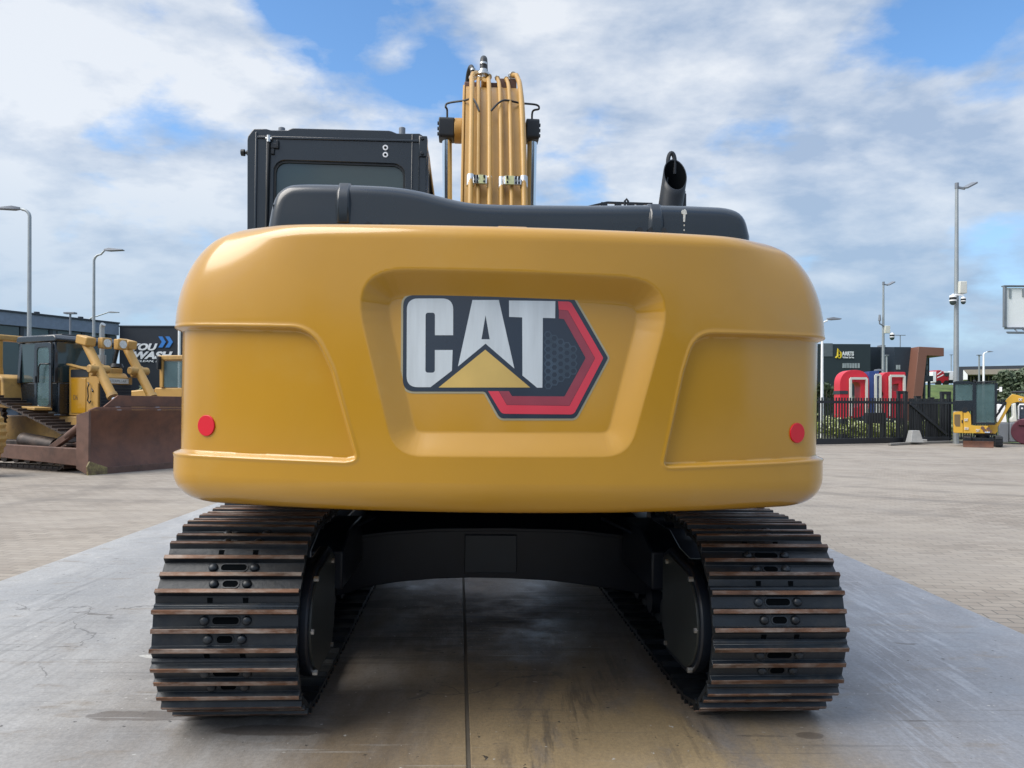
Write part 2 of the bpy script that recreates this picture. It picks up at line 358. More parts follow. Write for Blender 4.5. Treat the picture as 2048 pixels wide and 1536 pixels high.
def slab(name, side):
    a = NT(name)
    n1 = a.noise(.55, 7, .6, dist=.6)
    if side < 0: c = a.mix(a.rng(n1, .35, .65), (.42, .415, .405), (.31, .315, .32))
    else: c = a.mix(a.rng(n1, .32, .68), (.30, .31, .335), (.215, .225, .25))
    st = a.map((1, .28, 1), (0, 0, R(48)))
    c = a.mix(a.rng(a.noise(1.5, 8, .7, st, .4), .48, .72, 0, .55), c, (.47, .47, .46) if side < 0 else (.27, .29, .33))
    c = a.mix(a.rng(a.noise(2.3, 8, .7, a.map((.8, 2.4, 1))), .55, .68, 0, .6), c, (.24, .20, .155))
    c = a.mix(a.rng(a.noise(4.5, 9, .75, a.map((1, .3, 1), (0, 0, R(62))), .3), .5, .66, 0, .35), c, (.52, .52, .51) if side < 0 else (.36, .38, .42))
    # traffic dirt down the middle, wet and dark, with sandy dry patches
    mid = a.math('MULTIPLY', a.spot(-.15, 4.4, 1.75, 4.2, 3), 1.25, True)
    c = a.mix(a.math('MULTIPLY', mid, a.rng(a.noise(1.1, 8, .7, st), .3, .62, .3, 1)), c, (.15, .115, .08))
    sand = a.math('MAXIMUM', a.math('MULTIPLY', a.spot(.42, 2.95, .75, 1.15, 12), 1.6), a.math('MULTIPLY', a.spot(.9, 6.6, .9, .9), .8))
    sand = a.math('MULTIPLY', sand, a.rng(a.noise(1.8, 8, .68, a.map((1, .45, 1), (0, 0, R(-38))), .6), .36, .6, .15, 1), True)
    c = a.mix(sand, c, (.34, .255, .145))
    g = a.math('MULTIPLY', a.spot(-1.2, 7.0, .9, 1.5), a.rng(a.noise(1.2, 8, .7), .38, .6), True)
    c = a.mix(a.math('MULTIPLY', g, .7), c, (.30, .30, .29))
    # tyre cleat prints on a diagonal
    for x, y, rx, ry, rot, sc, fac in ((.25, 3.4, .14, 1.5, -22, 7, .5), (1.0, 3.6, .12, 1.6, -30, 7, .35), (.1, 4.9, 2.0, .6, 35, 3.2, .7), (.6, 5.6, 1.8, .35, 38, 4, .7), (-.9, 6.2, 1.6, .45, 35, 3.2, .6), (2.15, 4.4, .13, 1.9, -20, 8, .7), (2.45, 4.4, .08, 1.9, -20, 8, .5), (-2.9, 4.8, .25, 1.9, 20, 7, .3)):
        w = a.noise(sc, 7, .7, a.map((.22, 2.6, 1) if rx > ry else (2.6, .22, 1), (0, 0, R(-rot))), .3)
        k = a.math('MULTIPLY', a.math('MULTIPLY', a.spot(x, y, rx, ry, rot), a.rng(w, .48, .6, 0, 1)), fac)
        c = a.mix(k, c, (.05, .045, .04) if x < 2 else (.42, .44, .48))
    # brown blots in the middle of the bays
    for x, y, rx, ry in ((-.95, 6.35, .26, .10), (-.75, 5.35, .30, .12), (-1.25, 6.9, .25, .08), (.75, 6.1, .32, .10), (1.45, 5.7, .35, .12), (-1.0, 3.25, .20, .05), (1.25, 3.22, .05, .03), (-1.55, 3.4, .30, .05), (-2.6, 6.2, .22, .05)):
        k = a.rng(a.math('ADD', a.spot(x, y, rx*1.3, ry*1.3), a.math('MULTIPLY', a.math('SUBTRACT', a.noise(7, 5), .5), .9)), .42, .55, 0, .6)
        c = a.mix(k, c, (.085, .065, .05))
    # small stains and pale chips
    c = a.mix(a.rng(a.noise(3.1, 5, .55, a.map((.6, 1.6, 1), loc=(4, 2, 0)), .8), .685, .70, 0, .6), c, (.10, .085, .07))
    c = a.mix(a.rng(a.noise(6.5, 4, .5, a.map((.7, 1.2, 1), loc=(1, 7, 0)), .5), .735, .75, 0, .8), c, (.55, .54, .50))
    c = a.mix(a.rng(a.noise(26, 3, .5), .72, .735, 0, .9), c, (.04, .035, .03))
    c = a.mix(a.rng(a.noise(34, 3, .5, a.map(loc=(9, 3, 0))), .73, .745, 0, .8), c, (.58, .57, .54))
    # fine scrapes in two directions and a few hairline cracks
    for rot, k_, col in ((40, .35, (.10, .09, .08)), (-28, .3, (.55, .55, .54)), (74, .25, (.12, .11, .10))):
        sc_ = a.noise(9, 5, .6, a.map((.10, 3.2, 1), (0, 0, R(rot)), (rot, 0, 0)), .1)
        c = a.mix(a.math('MULTIPLY', a.rng(sc_, .60, .66, 0, k_), a.rng(a.noise(.9, 4, .5, a.map(loc=(rot, 5, 0))), .45, .6)), c, col)
    vo = a.t.nodes.new('ShaderNodeTexVoronoi'); vo.feature = 'DISTANCE_TO_EDGE'; vo.inputs['Scale'].default_value = .42
    wv = a.t.nodes.new('ShaderNodeVectorMath'); wv.operation = 'ADD'; nzc = a.t.nodes.new('ShaderNodeTexNoise'); nzc.inputs['Scale'].default_value = 1.6; nzc.inputs['Detail'].default_value = 8; a.t.links.new(a.co, nzc.inputs['Vector'])
    a.t.links.new(a.co, wv.inputs[0]); a.t.links.new(nzc.outputs['Color'], wv.inputs[1]); a.t.links.new(wv.outputs[0], vo.inputs['Vector'])
    c = a.mix(a.math('MULTIPLY', a.rng(vo.outputs['Distance'], .0035, .0012, 0, .55), a.rng(a.noise(.5), .48, .56)), c, (.06, .055, .05))
    c = a.mix(a.rng(a.noise(60, 6, .75), .3, .7, 0, .3), c, (.05, .05, .05))
    a.put(a.b.inputs['Base Color'], c)
    wet = a.math('MULTIPLY', a.rng(a.noise(.75, 6, .6, a.map(loc=(3, 9, 0))), .4, .62), 1.0)
    a.put(a.b.inputs['Roughness'], a.math('SUBTRACT', a.rng(a.noise(5, 7, .65), .3, .7, .62, .8), a.math('MULTIPLY', wet, .34 if side > 0 else .26)))
    a.b.inputs['Specular IOR Level'].default_value = .5
    a.bump(a.math('ADD', a.math('MULTIPLY', a.noise(1.3, 8, .7, st), 1.5), a.math('MULTIPLY', a.noise(70, 5, .7), .2)), .35, .02)
    return a.m
MB().add([(-400, -60, 0), (400, -60, 0), (400, 900, 0), (-400, 900, 0)], [(0, 1, 2, 3)]).build('far_ground', M['grass'], smooth=False)['kind'] = 'structure'
MB().add([(-120, -30, .004), (120, -30, .004), (120, 27, .004), (45, 29, .004), (18.8, 31.6, .004), (11, 30, .004), (-10, 34, .004), (-24, 40, .004), (-26, 49, .004), (-40, 49, .004), (-120, 49, .004)], [tuple(range(11))]).build('paved_yard', pavers(), smooth=False)['kind'] = 'structure'
sx = lambda y: -.16-(y-2.94)*.07            # seam between the two slabs
sy0, sy1 = -4, 13
for nm, x0, x1, side in (('concrete_slab', lambda y: -3.95-(y-5)*.04, lambda y: sx(y)-.008, -1), ('concrete_slab', lambda y: sx(y)+.008, lambda y: 3.12, 1)):
    m = MB(); ys = [sy0+(sy1-sy0)*i/8 for i in range(9)]
    m.rings([[(x0(y), y, -.05), (x1(y), y, -.05), (x1(y), y, .012), (x0(y), y, .012)] for y in ys])
    struct(m.build(nm, slab('slab '+('left' if side < 0 else 'right'), side), bevel=.004))
m = MB(); ys = [sy0, sy1]
m.rings([[(sx(y)-.0078, y, -.04), (sx(y)+.0078, y, -.04), (sx(y)+.0078, y, .0075), (sx(y)-.0078, y, .0075)] for y in ys]); struct(m.build('slab_joint', pm('joint dirt', (.10, .085, .065), .9)))

# ------------------------------------------------------------------ the large excavator
EX = thing('crawler_excavator', 'large yellow crawler excavator seen from behind with its counterweight filling the picture', 'excavator')
EX.matrix_world = MX

# ---- counterweight
def outline(Wd, Rd, rc, nr=560, nc=70, ns=50, yf=-1.72):
    cx = Wd-rc; cy = -math.sqrt((Rd-rc)**2-cx*cx); a1 = math.atan2(cy, cx)        # fillet from angle 0 down to a1
    right = [(Wd, lerp(yf, cy, i/ns), 1, 0) for i in range(ns)]
    for i in range(nc):
        a = a1*i/nc; right.append((cx+rc*math.cos(a), cy+rc*math.sin(a), math.cos(a), math.sin(a)))
    arc = []
    for i in range(nr+1):
        a = a1+(-math.pi-a1-a1)*i/nr; arc.append((Rd*math.cos(a), Rd*math.sin(a), math.cos(a), math.sin(a)))
    left = [(-x, y, -nx, ny) for x, y, nx, ny in reversed(right)]
    return [(x+.016, y, nx, ny) for x, y, nx, ny in right+arc+left]
def sdpoly(px, pz, poly):
    d = 1e9; ins = False; m = len(poly)
    for i in range(m):
        ax, az = poly[i-1]; bx, bz = poly[i]
        ex, ez = bx-ax, bz-az; wx, wz = px-ax, pz-az
        t = max(0, min(1, (wx*ex+wz*ez)/(ex*ex+ez*ez))); qx, qz = wx-ex*t, wz-ez*t
        d = min(d, qx*qx+qz*qz)
        if (az > pz) != (bz > pz) and px < (bx-ax)*(pz-az)/(bz-az)+ax: ins = not ins
    d = math.sqrt(d); return -d if ins else d
CWB, CWT = .980, 2.040
rec_out = rpoly([Lc(*p) for p in ((700, 538), (1352, 562), (1258, 913), (788, 912))], [.16, .16, .13, .13], 8)
sideL = rpoly([(-3, Lc(357, 653)[1]), Lc(360, 653), Lc(622, 657), Lc(662, 740), Lc(712, 918), Lc(690, 922), Lc(352, 906), (-3, Lc(352, 906)[1])], [0, 0, .17, .25, .05, 0, 0, 0], 7)
sideR = rpoly([(3, Lc(1645, 676)[1]), Lc(1640, 676), Lc(1392, 668), Lc(1368, 745), Lc(1328, 932), Lc(1350, 932), Lc(1645, 918), (3, Lc(1645, 918)[1])], [0, 0, .15, .25, .05, 0, 0, 0], 7)
def smooth_ramp(s, w): return sm(-s/w)          # 0 outside, 1 once s is w inside
def ramp_lin(s, w):                              # nearly straight bevel with softened ends
    t = max(0, min(1, -s/w)); return t*.88+sm(t)*.12
def rec_depth(z): return .044+.034*(z-1.2)/.6
def cw_disp(x, z):
    d = 0
    if abs(x) < .8 and 1.1 < z < 1.97:
        s = sdpoly(x, z, rec_out)
        if s < 0: d += rec_depth(z)*ramp_lin(s, .085)
    for poly, sg in ((sideL, -1), (sideR, 1)):
        if x*sg > .4 and 1.12 < z < 1.8:
            s = sdpoly(x, z, poly)
            if s < .022: 
                d += .028*sm((-s)/.016+.3)-.0025*math.exp(-((s-.008)/.006)**2)
    return d
def cw_taper(z): return .022*sm((z-1.17)/.10)+.012*(z-1.0)*0
levels = []                                     # (z, dW, dR, top flag 0..1)
for i in range(10):
    t = (math.pi/2)*i/9; levels.append((CWB+.115*(1-math.cos(t)), .115*(1-math.sin(t)), .085*(1-math.sin(t)), 0))
zz0, zz1 = CWB+.115, CWT-.34
nz_ = 150
for i in range(1, nz_+1): levels.append((lerp(zz0, zz1, i/nz_), 0, 0, 0))
nt_ = 56
for i in range(1, nt_+1): levels.append((None, None, None, (i/nt_)))
rows = []
base = outline(1.375, 2.83, .26)
for z, dw, dr, tf in levels:
    if z is not None:
        o = outline(1.375-dw, 2.83-dr, .26); row = []
        for (x, y, nx, ny) in o:
            dd = cw_disp(x, z)+ .02*sm((z-1.165)/.02)*sm((abs(x)-1.2)/.1)*0
            if z > 1.3: dd += 0
            row.append((x-nx*dd, y-ny*dd, z))
        rows.append(row)
    else:
        # straight part then an elliptical shoulder, wider at the sides than at the rear
        t = tf
        row = []
        o0 = outline(1.375, 2.83, .26)
        for k, (x, y, nx, ny) in enumerate(o0):
            w = min(1, abs(nx)**1.2) if abs(x) > .9 else 0
            zt = CWT+.03*min(1.3, (x/1.1)**2); rz, rr = .06, .05; zs = zt-rz; split = .70
            if t < split: z_ = lerp(zz1, zs, t/split); ins = 0
            else: a = (t-split)/(1-split)*math.pi/2; z_ = zs+rz*math.sin(a); ins = rr*(1-math.cos(a))
            u = max(0, min(.985, (z_-(CWT-.36))/.40)); dW = .27*(1-math.sqrt(1-u*u))
            xs_ = abs(x-.016); px = x-ins*nx-(1 if x > 0 else -1)*dW*sm((xs_-.70)/.66); py = y-ins*ny+.10*dW*sm((xs_-.8)/.5)
            dd = cw_disp(x, z_)
            row.append((px-nx*dd, py-ny*dd, z_))
        rows.append(row)
nn = len(rows[0]); vs = [p for r in rows for p in r]; fs = []
for i in range(len(rows)-1):
    for j in range(nn-1): fs.append((i*nn+j, i*nn+j+1, (i+1)*nn+j+1, (i+1)*nn+j))
m = MB(); m.add(vs, fs)
# underside, top and front closing faces
m.add(rows[0], [tuple(range(nn))[::-1]])
top = rows[-1]; tin = [(x*.80, lerp(y, -1.9, .35), z+.004) for x, y, z in top]
m.rings([top, tin], caps=False, closed=False); m.add(tin, [tuple(range(nn))])
m.add([rows[i][0] for i in range(len(rows))]+[rows[i][-1] for i in reversed(range(len(rows)))], [tuple(range(2*len(rows)))])
CW = m.build('counterweight', M['yellow'], EX, angle=50)
# lifting boss on the top edge
x0, z0 = L(994, 458, -2.70); x1, _ = L(1054, 458, -2.70)
MB().b2(x0, x1, -2.74, -2.5, CWT-.02, CWT+.014).build('lifting_boss', M['yellow'], CW, bevel=.006)

def curved(m, name, mat, off, parent, rad=2.83-.062):
    """puts a flat sheet (x, z outlines) on the curved recess floor"""
    bm = bmesh.new()
    vs = [bm.verts.new((x, 0, z)) for x, z in m.v2]
    for f in m.f2:
        try: bm.faces.new([vs[i] for i in f])
        except ValueError: pass
    bm.normal_update()
    bmesh.ops.triangulate(bm, faces=bm.faces, ngon_method='EAR_CLIP')
    xs = [x for x, z in m.v2]; x = math.floor(min(xs)/.02)*.02
    while x < max(xs):
        bmesh.ops.bisect_plane(bm, geom=bm.verts[:]+bm.edges[:]+bm.faces[:], plane_co=(x, 0, 0), plane_no=(1, 0, 0)); x += .02
    for v in bm.verts: v.co.y = -math.sqrt((2.83-rec_depth(v.co.z)+off)**2-(v.co.x-.016)**2)
    # a film of real thickness
    ret = bmesh.ops.extrude_face_region(bm, geom=bm.faces[:])
    for v in [g for g in ret['geom'] if isinstance(g, bmesh.types.BMVert)]: v.co.y += .0008
    bmesh.ops.recalc_face_normals(bm, faces=bm.faces)
    me = bpy.data.meshes.new(name); bm.to_mesh(me); bm.free(); me.materials.append(mat)
    o = bpy.data.objects.new(name, me); C.objects.link(o); o.parent = parent; return o
class Flat:
    def __init__(s): s.v2 = []; s.f2 = []
    def poly(s, pts):
        o = len(s.v2); s.v2 += pts; s.f2.append(tuple(range(o, o+len(pts)))); return s
    def strip(s, a, b, closed=False):
        o = len(s.v2); s.v2 += list(a)+list(b); n = len(a)
        for i in range(n if closed else n-1):
            k = (i+1) % n; s.f2.append((o+i, o+k, o+n+k, o+n+i))
        return s
def q(u, v): return Lc(680+u*.3418, 500+v*.3418, 2.768)
def qs(*pts): return [q(*p) for p in pts]
blk = rpoly(qs((368, 262), (1365, 272), (1568, 632), (1375, 985), (935, 985), (848, 828), (368, 828)), [.04, .025, .012, .028, .028, .016, .045], 8)
curved(Flat().poly(offset(blk, .0075)), 'emblem_rim', M['edge'], .0012, CW)
EM = curved(Flat().poly(blk), 'emblem', M['navy'], .0026, CW)
def S(name, mat, off, fl): return curved(fl, name, mat, off, EM)
ro = rpoly(qs((1278, 298), (1352, 300), (1540, 632), (1365, 962), (945, 958), (866, 826)), [0, .02, .01, .022, .022, 0], 6)
ri = rpoly(qs((1282, 348), (1335, 352), (1492, 634), (1340, 912), (975, 907), (928, 826)), [0, .006, .006, .006, .006, 0], 6)
rk = rpoly(qs((1282, 400), (1312, 403), (1437, 632), (1312, 857), (1005, 855), (988, 826)), [0, .006, .006, .006, .006, 0], 6)
S('red_band', M['red_d'], .0038, Flat().strip(ro, ri)); 
gap = [(a[0]*.97+b[0]*.03, a[1]*.97+b[1]*.03) for a, b in zip(ri, rk)]
S('dark_red_band', M['red_k'], .0038, Flat().strip(gap, rk))
Cc = rpoly(qs((662, 498), (662, 281), (390, 281), (390, 803), (530, 803), (655, 706), (659, 585), (555, 585), (555, 718), (500, 718), (500, 365), (555, 365), (555, 498)), [0, .042, .042, .042, 0, .004, 0, 0, .011, .011, .011, .011, 0], 8)
S('letter', M['silver'], .0038, Flat().poly(Cc))
Aa = Flat(); a_l = qs((775, 290), (852, 290), (852, 380), (828, 522), (852, 522), (852, 548), (690, 682)); a_r = qs((852, 290), (930, 290), (1020, 694), (852, 548), (852, 522), (876, 522), (852, 380))
Aa.poly(a_l); Aa.poly(a_r); S('letter', M['silver'], .0038, Aa)
S('letter', M['silver'], .0038, Flat().poly(qs((990, 293), (1262, 297), (1260, 398), (1188, 396), (1183, 806), (1152, 806), (1067, 735), (1067, 393), (990, 390))))
S('triangle', M['gold'], .0038, Flat().poly(qs((850, 583), (1112, 805), (577, 805))))
hx = Flat(); r_ = 24.6
for i in range(5):
    for j in range(-6, 7):
        cu = 1217+i*r_*1.5; cv = 645+(j+(.5 if i % 2 == 0 else 0))*r_*1.732
        if cv < 455+i*22 or cv > 822-i*18 or cu > 1390: continue
        o_ = [q(cu+r_*.985*math.cos(R(60*k)), cv+r_*.985*math.sin(R(60*k))) for k in range(6)]; i_ = [q(cu+r_*.64*math.cos(R(60*k)), cv+r_*.64*math.sin(R(60*k))) for k in range(6)]
        hx.strip(o_, i_, True)
S('honeycomb_pattern', M['slate'], .0038, hx)

# reflectors on the side panels
def on_cw(px, py, dd=.028):
    x, z = Lc(px, py)
    dd = cw_disp(x, z)
    best = min(outline(1.375, 2.83, .26), key=lambda p: abs((MX @ Vector((p[0], p[1], z))).x/(MX @ Vector((p[0], p[1], z))).y-ray(px, py).x) if p[3] < -.35 else 9)
    return Vector((best[0]-best[2]*dd, best[1]-best[3]*dd, z)), Vector((best[2], best[3], 0))
for px, py in ((403, 851), (1604, 866)):
    p, n_ = on_cw(px, py); rr = .041
    # z from the true depth of that point
    w = MX @ p; dz = ray(px, py); p.z = (MI @ (Vector((0, 0, CAMH))+dz*(w.y/dz.y))).z
    MB().cyl(p-n_*.006, p+n_*.006, rr, n=32).build('reflector', M['red'], CW, bevel=.0015)

# ---- engine hood behind the counterweight
YH = -2.42
def Lh(*pts): return [L(x, y, YH) for x, y in pts]
hood = Lh((1500, 478), (1490, 437), (1462, 419), (1400, 416), (1310, 413), (1200, 414.5), (1100, 414), (1010, 413), (955, 411), (920, 406), (880, 396), (845, 386), (800, 378), (750, 374.5), (690, 372.5), (600, 371), (572, 376), (548, 400), (535, 480))
hc = (hood[0][0]+hood[-1][0])/2; hood = [(hc+(x-hc)*1.014, z) for x, z in hood]
hood = [(hood[0][0], 1.95)]+hood+[(hood[-1][0]-.003, 1.95)]
def subdiv(p, n=1):
    for _ in range(n):
        o = [p[0]]
        for i in range(len(p)-1):
            a, b = Vector(p[i]), Vector(p[i+1]); o += [tuple(a*.75+b*.25), tuple(a*.25+b*.75)]
        o.append(p[-1]); p = o
    return p
hood = [hood[0]]+[(x, z+.019) for x, z in hood[1:-1]]+[hood[-1]]
hood = [hood[0]]+subdiv(hood[1:-1], 2)+[hood[-1]]
def inset(p, d):
    o = offset(p, -d); return [(x, max(1.95, z)) if 0 < i < len(p)-1 else (x, 1.95) for i, (x, z) in enumerate(o)]
rows_h = []
for k in range(7):
    t = math.pi/2*k/6; d = .055*(1-math.sin(t)); y = YH+.055*(1-math.cos(t)); rows_h.append([(x, y, z) for x, z in inset(hood, d)])
rows_h.append([(x, -2.0, z) for x, z in hood]); rows_h.append([(x, -1.28, z) for x, z in hood])
m = MB(); m.rings(rows_h)
HD = m.build('engine_hood', M['black'], EX, angle=60)
def rib(px0, px1, h):
    xa = L(px0, 400, YH)[0]; xb = L(px1, 400, YH)[0]
    idx = [i for i, p in enumerate(hood) if xa <= p[0] <= xb]
    def ztop(x):
        for i in range(len(hood)-1):
            a, b = hood[i], hood[i+1]
            if (a[0]-x)*(b[0]-x) <= 0 and a[1] > 2.1 and a[0] != b[0]: return lerp(a[1], b[1], (x-a[0])/(b[0]-a[0]))
        return 2.2
    m = MB(); xc = (xa+xb)/2; hw = (xb-xa)/2
    sec = []
    zt = ztop(xc)
    path = [(YH-.004, zt-.17, .2), (YH-.007, zt-.085, .8), (YH+.003, zt-.045, 1), (YH+.03, zt-.012, 1), (YH+.08, zt+.0, 1), (-1.3, zt+.0, 1)]
    for y, z, s in path:
        e = h*s; ny = -1 if z < zt-.03 else -.3; nz = 0 if z < zt-.03 else 1
        sec.append([(xc-hw, y-ny*.01, z-nz*.01), (xc-hw*.6, y+ny*e, z+nz*e), (xc+hw*.6, y+ny*e, z+nz*e), (xc+hw, y-ny*.01, z-nz*.01)])
    m.rings(sec); m.build('hood_rib', M['black'], HD, bevel=.004)
rib(670, 704, .014); rib(1296, 1330, .012)
for px, py in ((737, 453), (762, 454.5), (787, 455), (1278, 463.5), (1301, 464), (1326, 464.5)):
    x, z = L(px, py, YH+.0); 
    MB().cyl((x, YH-.012, z+.004), (x, YH+.03, z+.004), .014, n=6).build('hood_bolt', M['black_flat'], HD)
for (p0, p1) in (((548, 406), (541, 428)), ((542, 436), (537, 458))):
    x, z = L(*p0, YH); x2, z2 = L(*p1, YH)
    m = MB(); m.prism([(YH+.02, z2), (YH+.10, z2), (YH+.10, z), (YH+.02, z)], min(x, x2)+.004, max(x, x2)+.012, 'x'); m.build('vent_shade', M['hole'], HD, bevel=.003)  # solid black blocks; the shade of the vent openings is painted
xw, zw = L(1366, 427, YH+.02)   # pale dropping on the hood
m = MB(); random.seed(3)
pts = [(xw+.013*math.cos(a)*random.uniform(.6, 1.1), zw+.014*math.sin(a)*random.uniform(.6, 1.1)) for a in [R(24*i) for i in range(15)]]
m.prism(pts, YH-.0015, YH+.02, 'y'); m.prism([(xw-.004, zw-.04), (xw+.003, zw-.04), (xw+.005, zw-.008), (xw-.005, zw-.008)], YH-.0012, YH+.02, 'y')
for dz in (.055, .075): m.prism([(xw+.003*math.cos(R(60*i)), zw-dz+.004*math.sin(R(60*i))) for i in range(6)], YH-.001, YH+.02, 'y')
m.build('pale_splash', pm('bird dropping', (.55, .6, .6), .7, var=.3, scale=200), HD)
# guard rail and hand hold on the deck in front of the hood
m = MB(); x0, z0 = L(1175, 414, -1.7); x1, z1 = L(1285, 409, -1.7)
m.bar((x0, -1.7, z0+.0), (x0+.1, -1.7, z1+.004), .02, .008); m.bar((x0+.1, -1.7, z1+.004), (x1+.05, -1.7, z1+.004), .02, .008)
for px in (1208, 1236, 1262, 1280): xx = L(px, 405, -1.7)[0]; m.b2(xx-.016, xx+.016, -1.712, -1.688, z1-.035, z1+.003)
m.build('deck_rail', M['black_flat'], EX)
xx, zh = L(1253, 398, -1.8); MB().tube([(xx-.008, -1.8, zh-.08), (xx-.008, -1.8, zh-.01), (xx, -1.8, zh), (xx+.008, -1.8, zh-.01), (xx+.008, -1.8, zh-.08)], .006, 8).build('lifting_eye', M['black_flat'], HD)

# ---- exhaust
YE = -1.75
xb, zb = L(1341, 418, YE); xm, zm = L(1348, 350, YE); k = 1/ (F/(5.615+YE))
rp = 24.5*k
m = MB(); n = 28
pb = Vector((xb, YE, zb-.25)); xt_, zt_ = L(1356, 300, YE); ptop = Vector((xt_, YE-.02, zt_))
pmid = Vector((L(1341, 412, YE)[0], YE, L(1341, 412, YE)[1])); pn = Vector((.10, -1, .56)).normalized(); pc = Vector((xm+.002, YE-.01, zm))
def pipe_rings(r):
    ax = (ptop-pmid).normalized(); u = Vector((1, 0, 0)); u = (u-ax*u.dot(ax)).normalized(); w = ax.cross(u); res = []
    offs = [(u*math.cos(2*math.pi*j/n)+w*math.sin(2*math.pi*j/n))*r for j in range(n)]
    res.append([pb+o for o in offs]); res.append([pmid+o for o in offs])
    end = [pmid+o+ax*((pc-pmid-o).dot(pn)/ax.dot(pn)) for o in offs]
    for t in (.35, .7): res.append([a_.lerp(b_, t) for a_, b_ in zip(res[1], end)])
    res.append(end); return res
out = pipe_rings(rp); inn = pipe_rings(rp*.93)
m.rings(out, 0, False); m.rings(inn, 1, False)
m.rings([out[-1], inn[-1]], 0, False)
m.build('exhaust_pipe', [M['black_flat'], M['hole']], EX, angle=60)
xs_, zs_ = L(1343, 306, YE+.05)
m = MB(); pts = []
for i in range(13):
    a = R(180*i/12); pts.append((xs_-.018*math.cos(a), YE+.05, zs_-.05+.05*math.sin(a)))
pts = [(pts[0][0]-.01, YE+.05, pts[0][2]-.12)]+pts+[(pts[-1][0], YE+.05, pts[-1][2]-.06)]
m.tube(pts, .011, 8); m.build('exhaust_strap', M['black_flat'], EX)
x_, z_ = L(1368, 388, YE+.1)
MB().cyl((x_, YE+.1, z_-.2), (x_-.002, YE+.1, z_), .014, n=12).cyl((x_, YE+.1, z_), (x_, YE+.1, z_+.016), .008, n=6).build('hood_stay', M['black_flat'], EX)

# ---- cab
YC = -1.12
def Z4(*pts): return [L(450+u*.2295, 230+v*.2295, YC) for u, v in pts]
CB = bpy.data.objects.new('cab', None); C.objects.link(CB); CB.parent = EX
outl = Z4((192, 1500), (194, 190), (245, 120), (360, 120), (385, 131), (545, 131), (580, 113), (1440, 135), (1500, 160), (1700, 160), (1752, 205), (1752, 1500))
xl, xr = outl[0][0], outl[-1][0]; zt = outl[6][1]
win = rrect(*[Z4((410, 1400))[0][0], Z4((1572, 400))[0][0]], Z4((400, 1400))[0][1], Z4((1000, 408))[0][1], .07, 6)
def around(poly, centre, n, ext):      # outline sampled at equal angles so it pairs with another
    out = []
    for i in range(n):
        a = 2*math.pi*i/n+.01; d = Vector((math.cos(a), math.sin(a))); best = 0
        c0 = Vector(centre)
        for j in range(len(poly)):
            p, q_ = Vector(poly[j-1]), Vector(poly[j]); e = q_-p; den = d.x*e.y-d.y*e.x
            if abs(den) < 1e-9: continue
            w = p-c0; t = (w.x*e.y-w.y*e.x)/den; s = (w.x*d.y-w.y*d.x)/den
            if t > 0 and -1e-6 <= s <= 1+1e-6: best = max(best, t)
        out.append(tuple(c0+d*best))
    return out
cen = ((win[0][0]+win[8][0])/2, (win[0][1]+win[8][1])/2); cen = (sum(p[0] for p in win)/len(win), sum(p[1] for p in win)/len(win))
m = MB(); m.frame(around(outl, cen, 240, 0), around(win, cen, 240, 0), YC, YC+.05, 'y')
m.build('rear_panel', M['black'], CB, bevel=.004, angle=30)
m = MB(); m.prism(offset(win, .004), YC+.018, YC+.026, 'y'); m.build('rear_window', M['glass'], CB)
m = MB(); m.frame(around(offset(win, .002), cen, 120, 0), around(offset(win, -.012), cen, 120, 0), YC+.008, YC+.022, 'y'); m.build('window_seal', M['rubber'], CB)
# side walls, front, roof
m = MB()
for x, sg in ((xl, 1), (xr, -1)):
    m.prism([(YC+.052, 1.1), (YC+.20, 1.1), (YC+.20, zt-.08), (YC+.052, zt-.08)], x, x+sg*.07, 'x')
    m.prism([(YC+.20, 1.1), (.72, 1.1), (.72, 1.55), (YC+.20, 1.55)], x, x+sg*.05, 'x')
    m.prism([(.62, 1.55), (.72, 1.55), (.58, zt-.12), (.48, zt-.12)], x, x+sg*.07, 'x')
    m.prism([(-.28, 1.55), (-.2, 1.55), (-.2, zt-.12), (-.28, zt-.12)], x, x+sg*.05, 'x')
    m.prism([(YC+.20, zt-.12), (.60, zt-.12), (.60, zt-.08), (YC+.20, zt-.08)], x, x+sg*.07, 'x')
m.b2(xl+.07, xr-.07, .66, .71, 1.1, 1.3)
m.build('side_frame', M['black'], CB, bevel=.008)
for x in (xl+.02, xr-.03): MB().prism([(YC+.20, 1.55), (.63, 1.55), (.5, zt-.12), (YC+.20, zt-.12)], x, x+.008, 'x').build('side_window', M['glass'], CB)
MB().prism([(.665, 1.3), (.672, 1.3), (.545, zt-.1), (.538, zt-.1)], xl+.07, xr-.07, 'x').build('windscreen', M['glass'], CB)
m = MB(); m.prism([(YC+.052, zt-.078), (.66, zt-.078), (.66, zt-.05), (.5, zt-.012), (YC+.052, zt-.012)], xl+.01, xr-.01, 'x'); m.build('roof', M['black'], CB, bevel=.015)
m = MB(); m.b2(xl+.05, xr-.05, YC+.05, .62, 1.05, 1.12); m.build('cab_floor', M['black_flat'], CB)
m = MB(); cxx = (xl+xr)/2; m.b2(cxx-.24, cxx+.24, -.75, -.63, 1.5, 2.3).b2(cxx-.24, cxx+.24, -.65, -.15, 1.45, 1.58).b2(cxx-.15, cxx+.15, -.55, -.2, 1.12, 1.46); m.build('seat', M['rubber'], CB, bevel=.04)
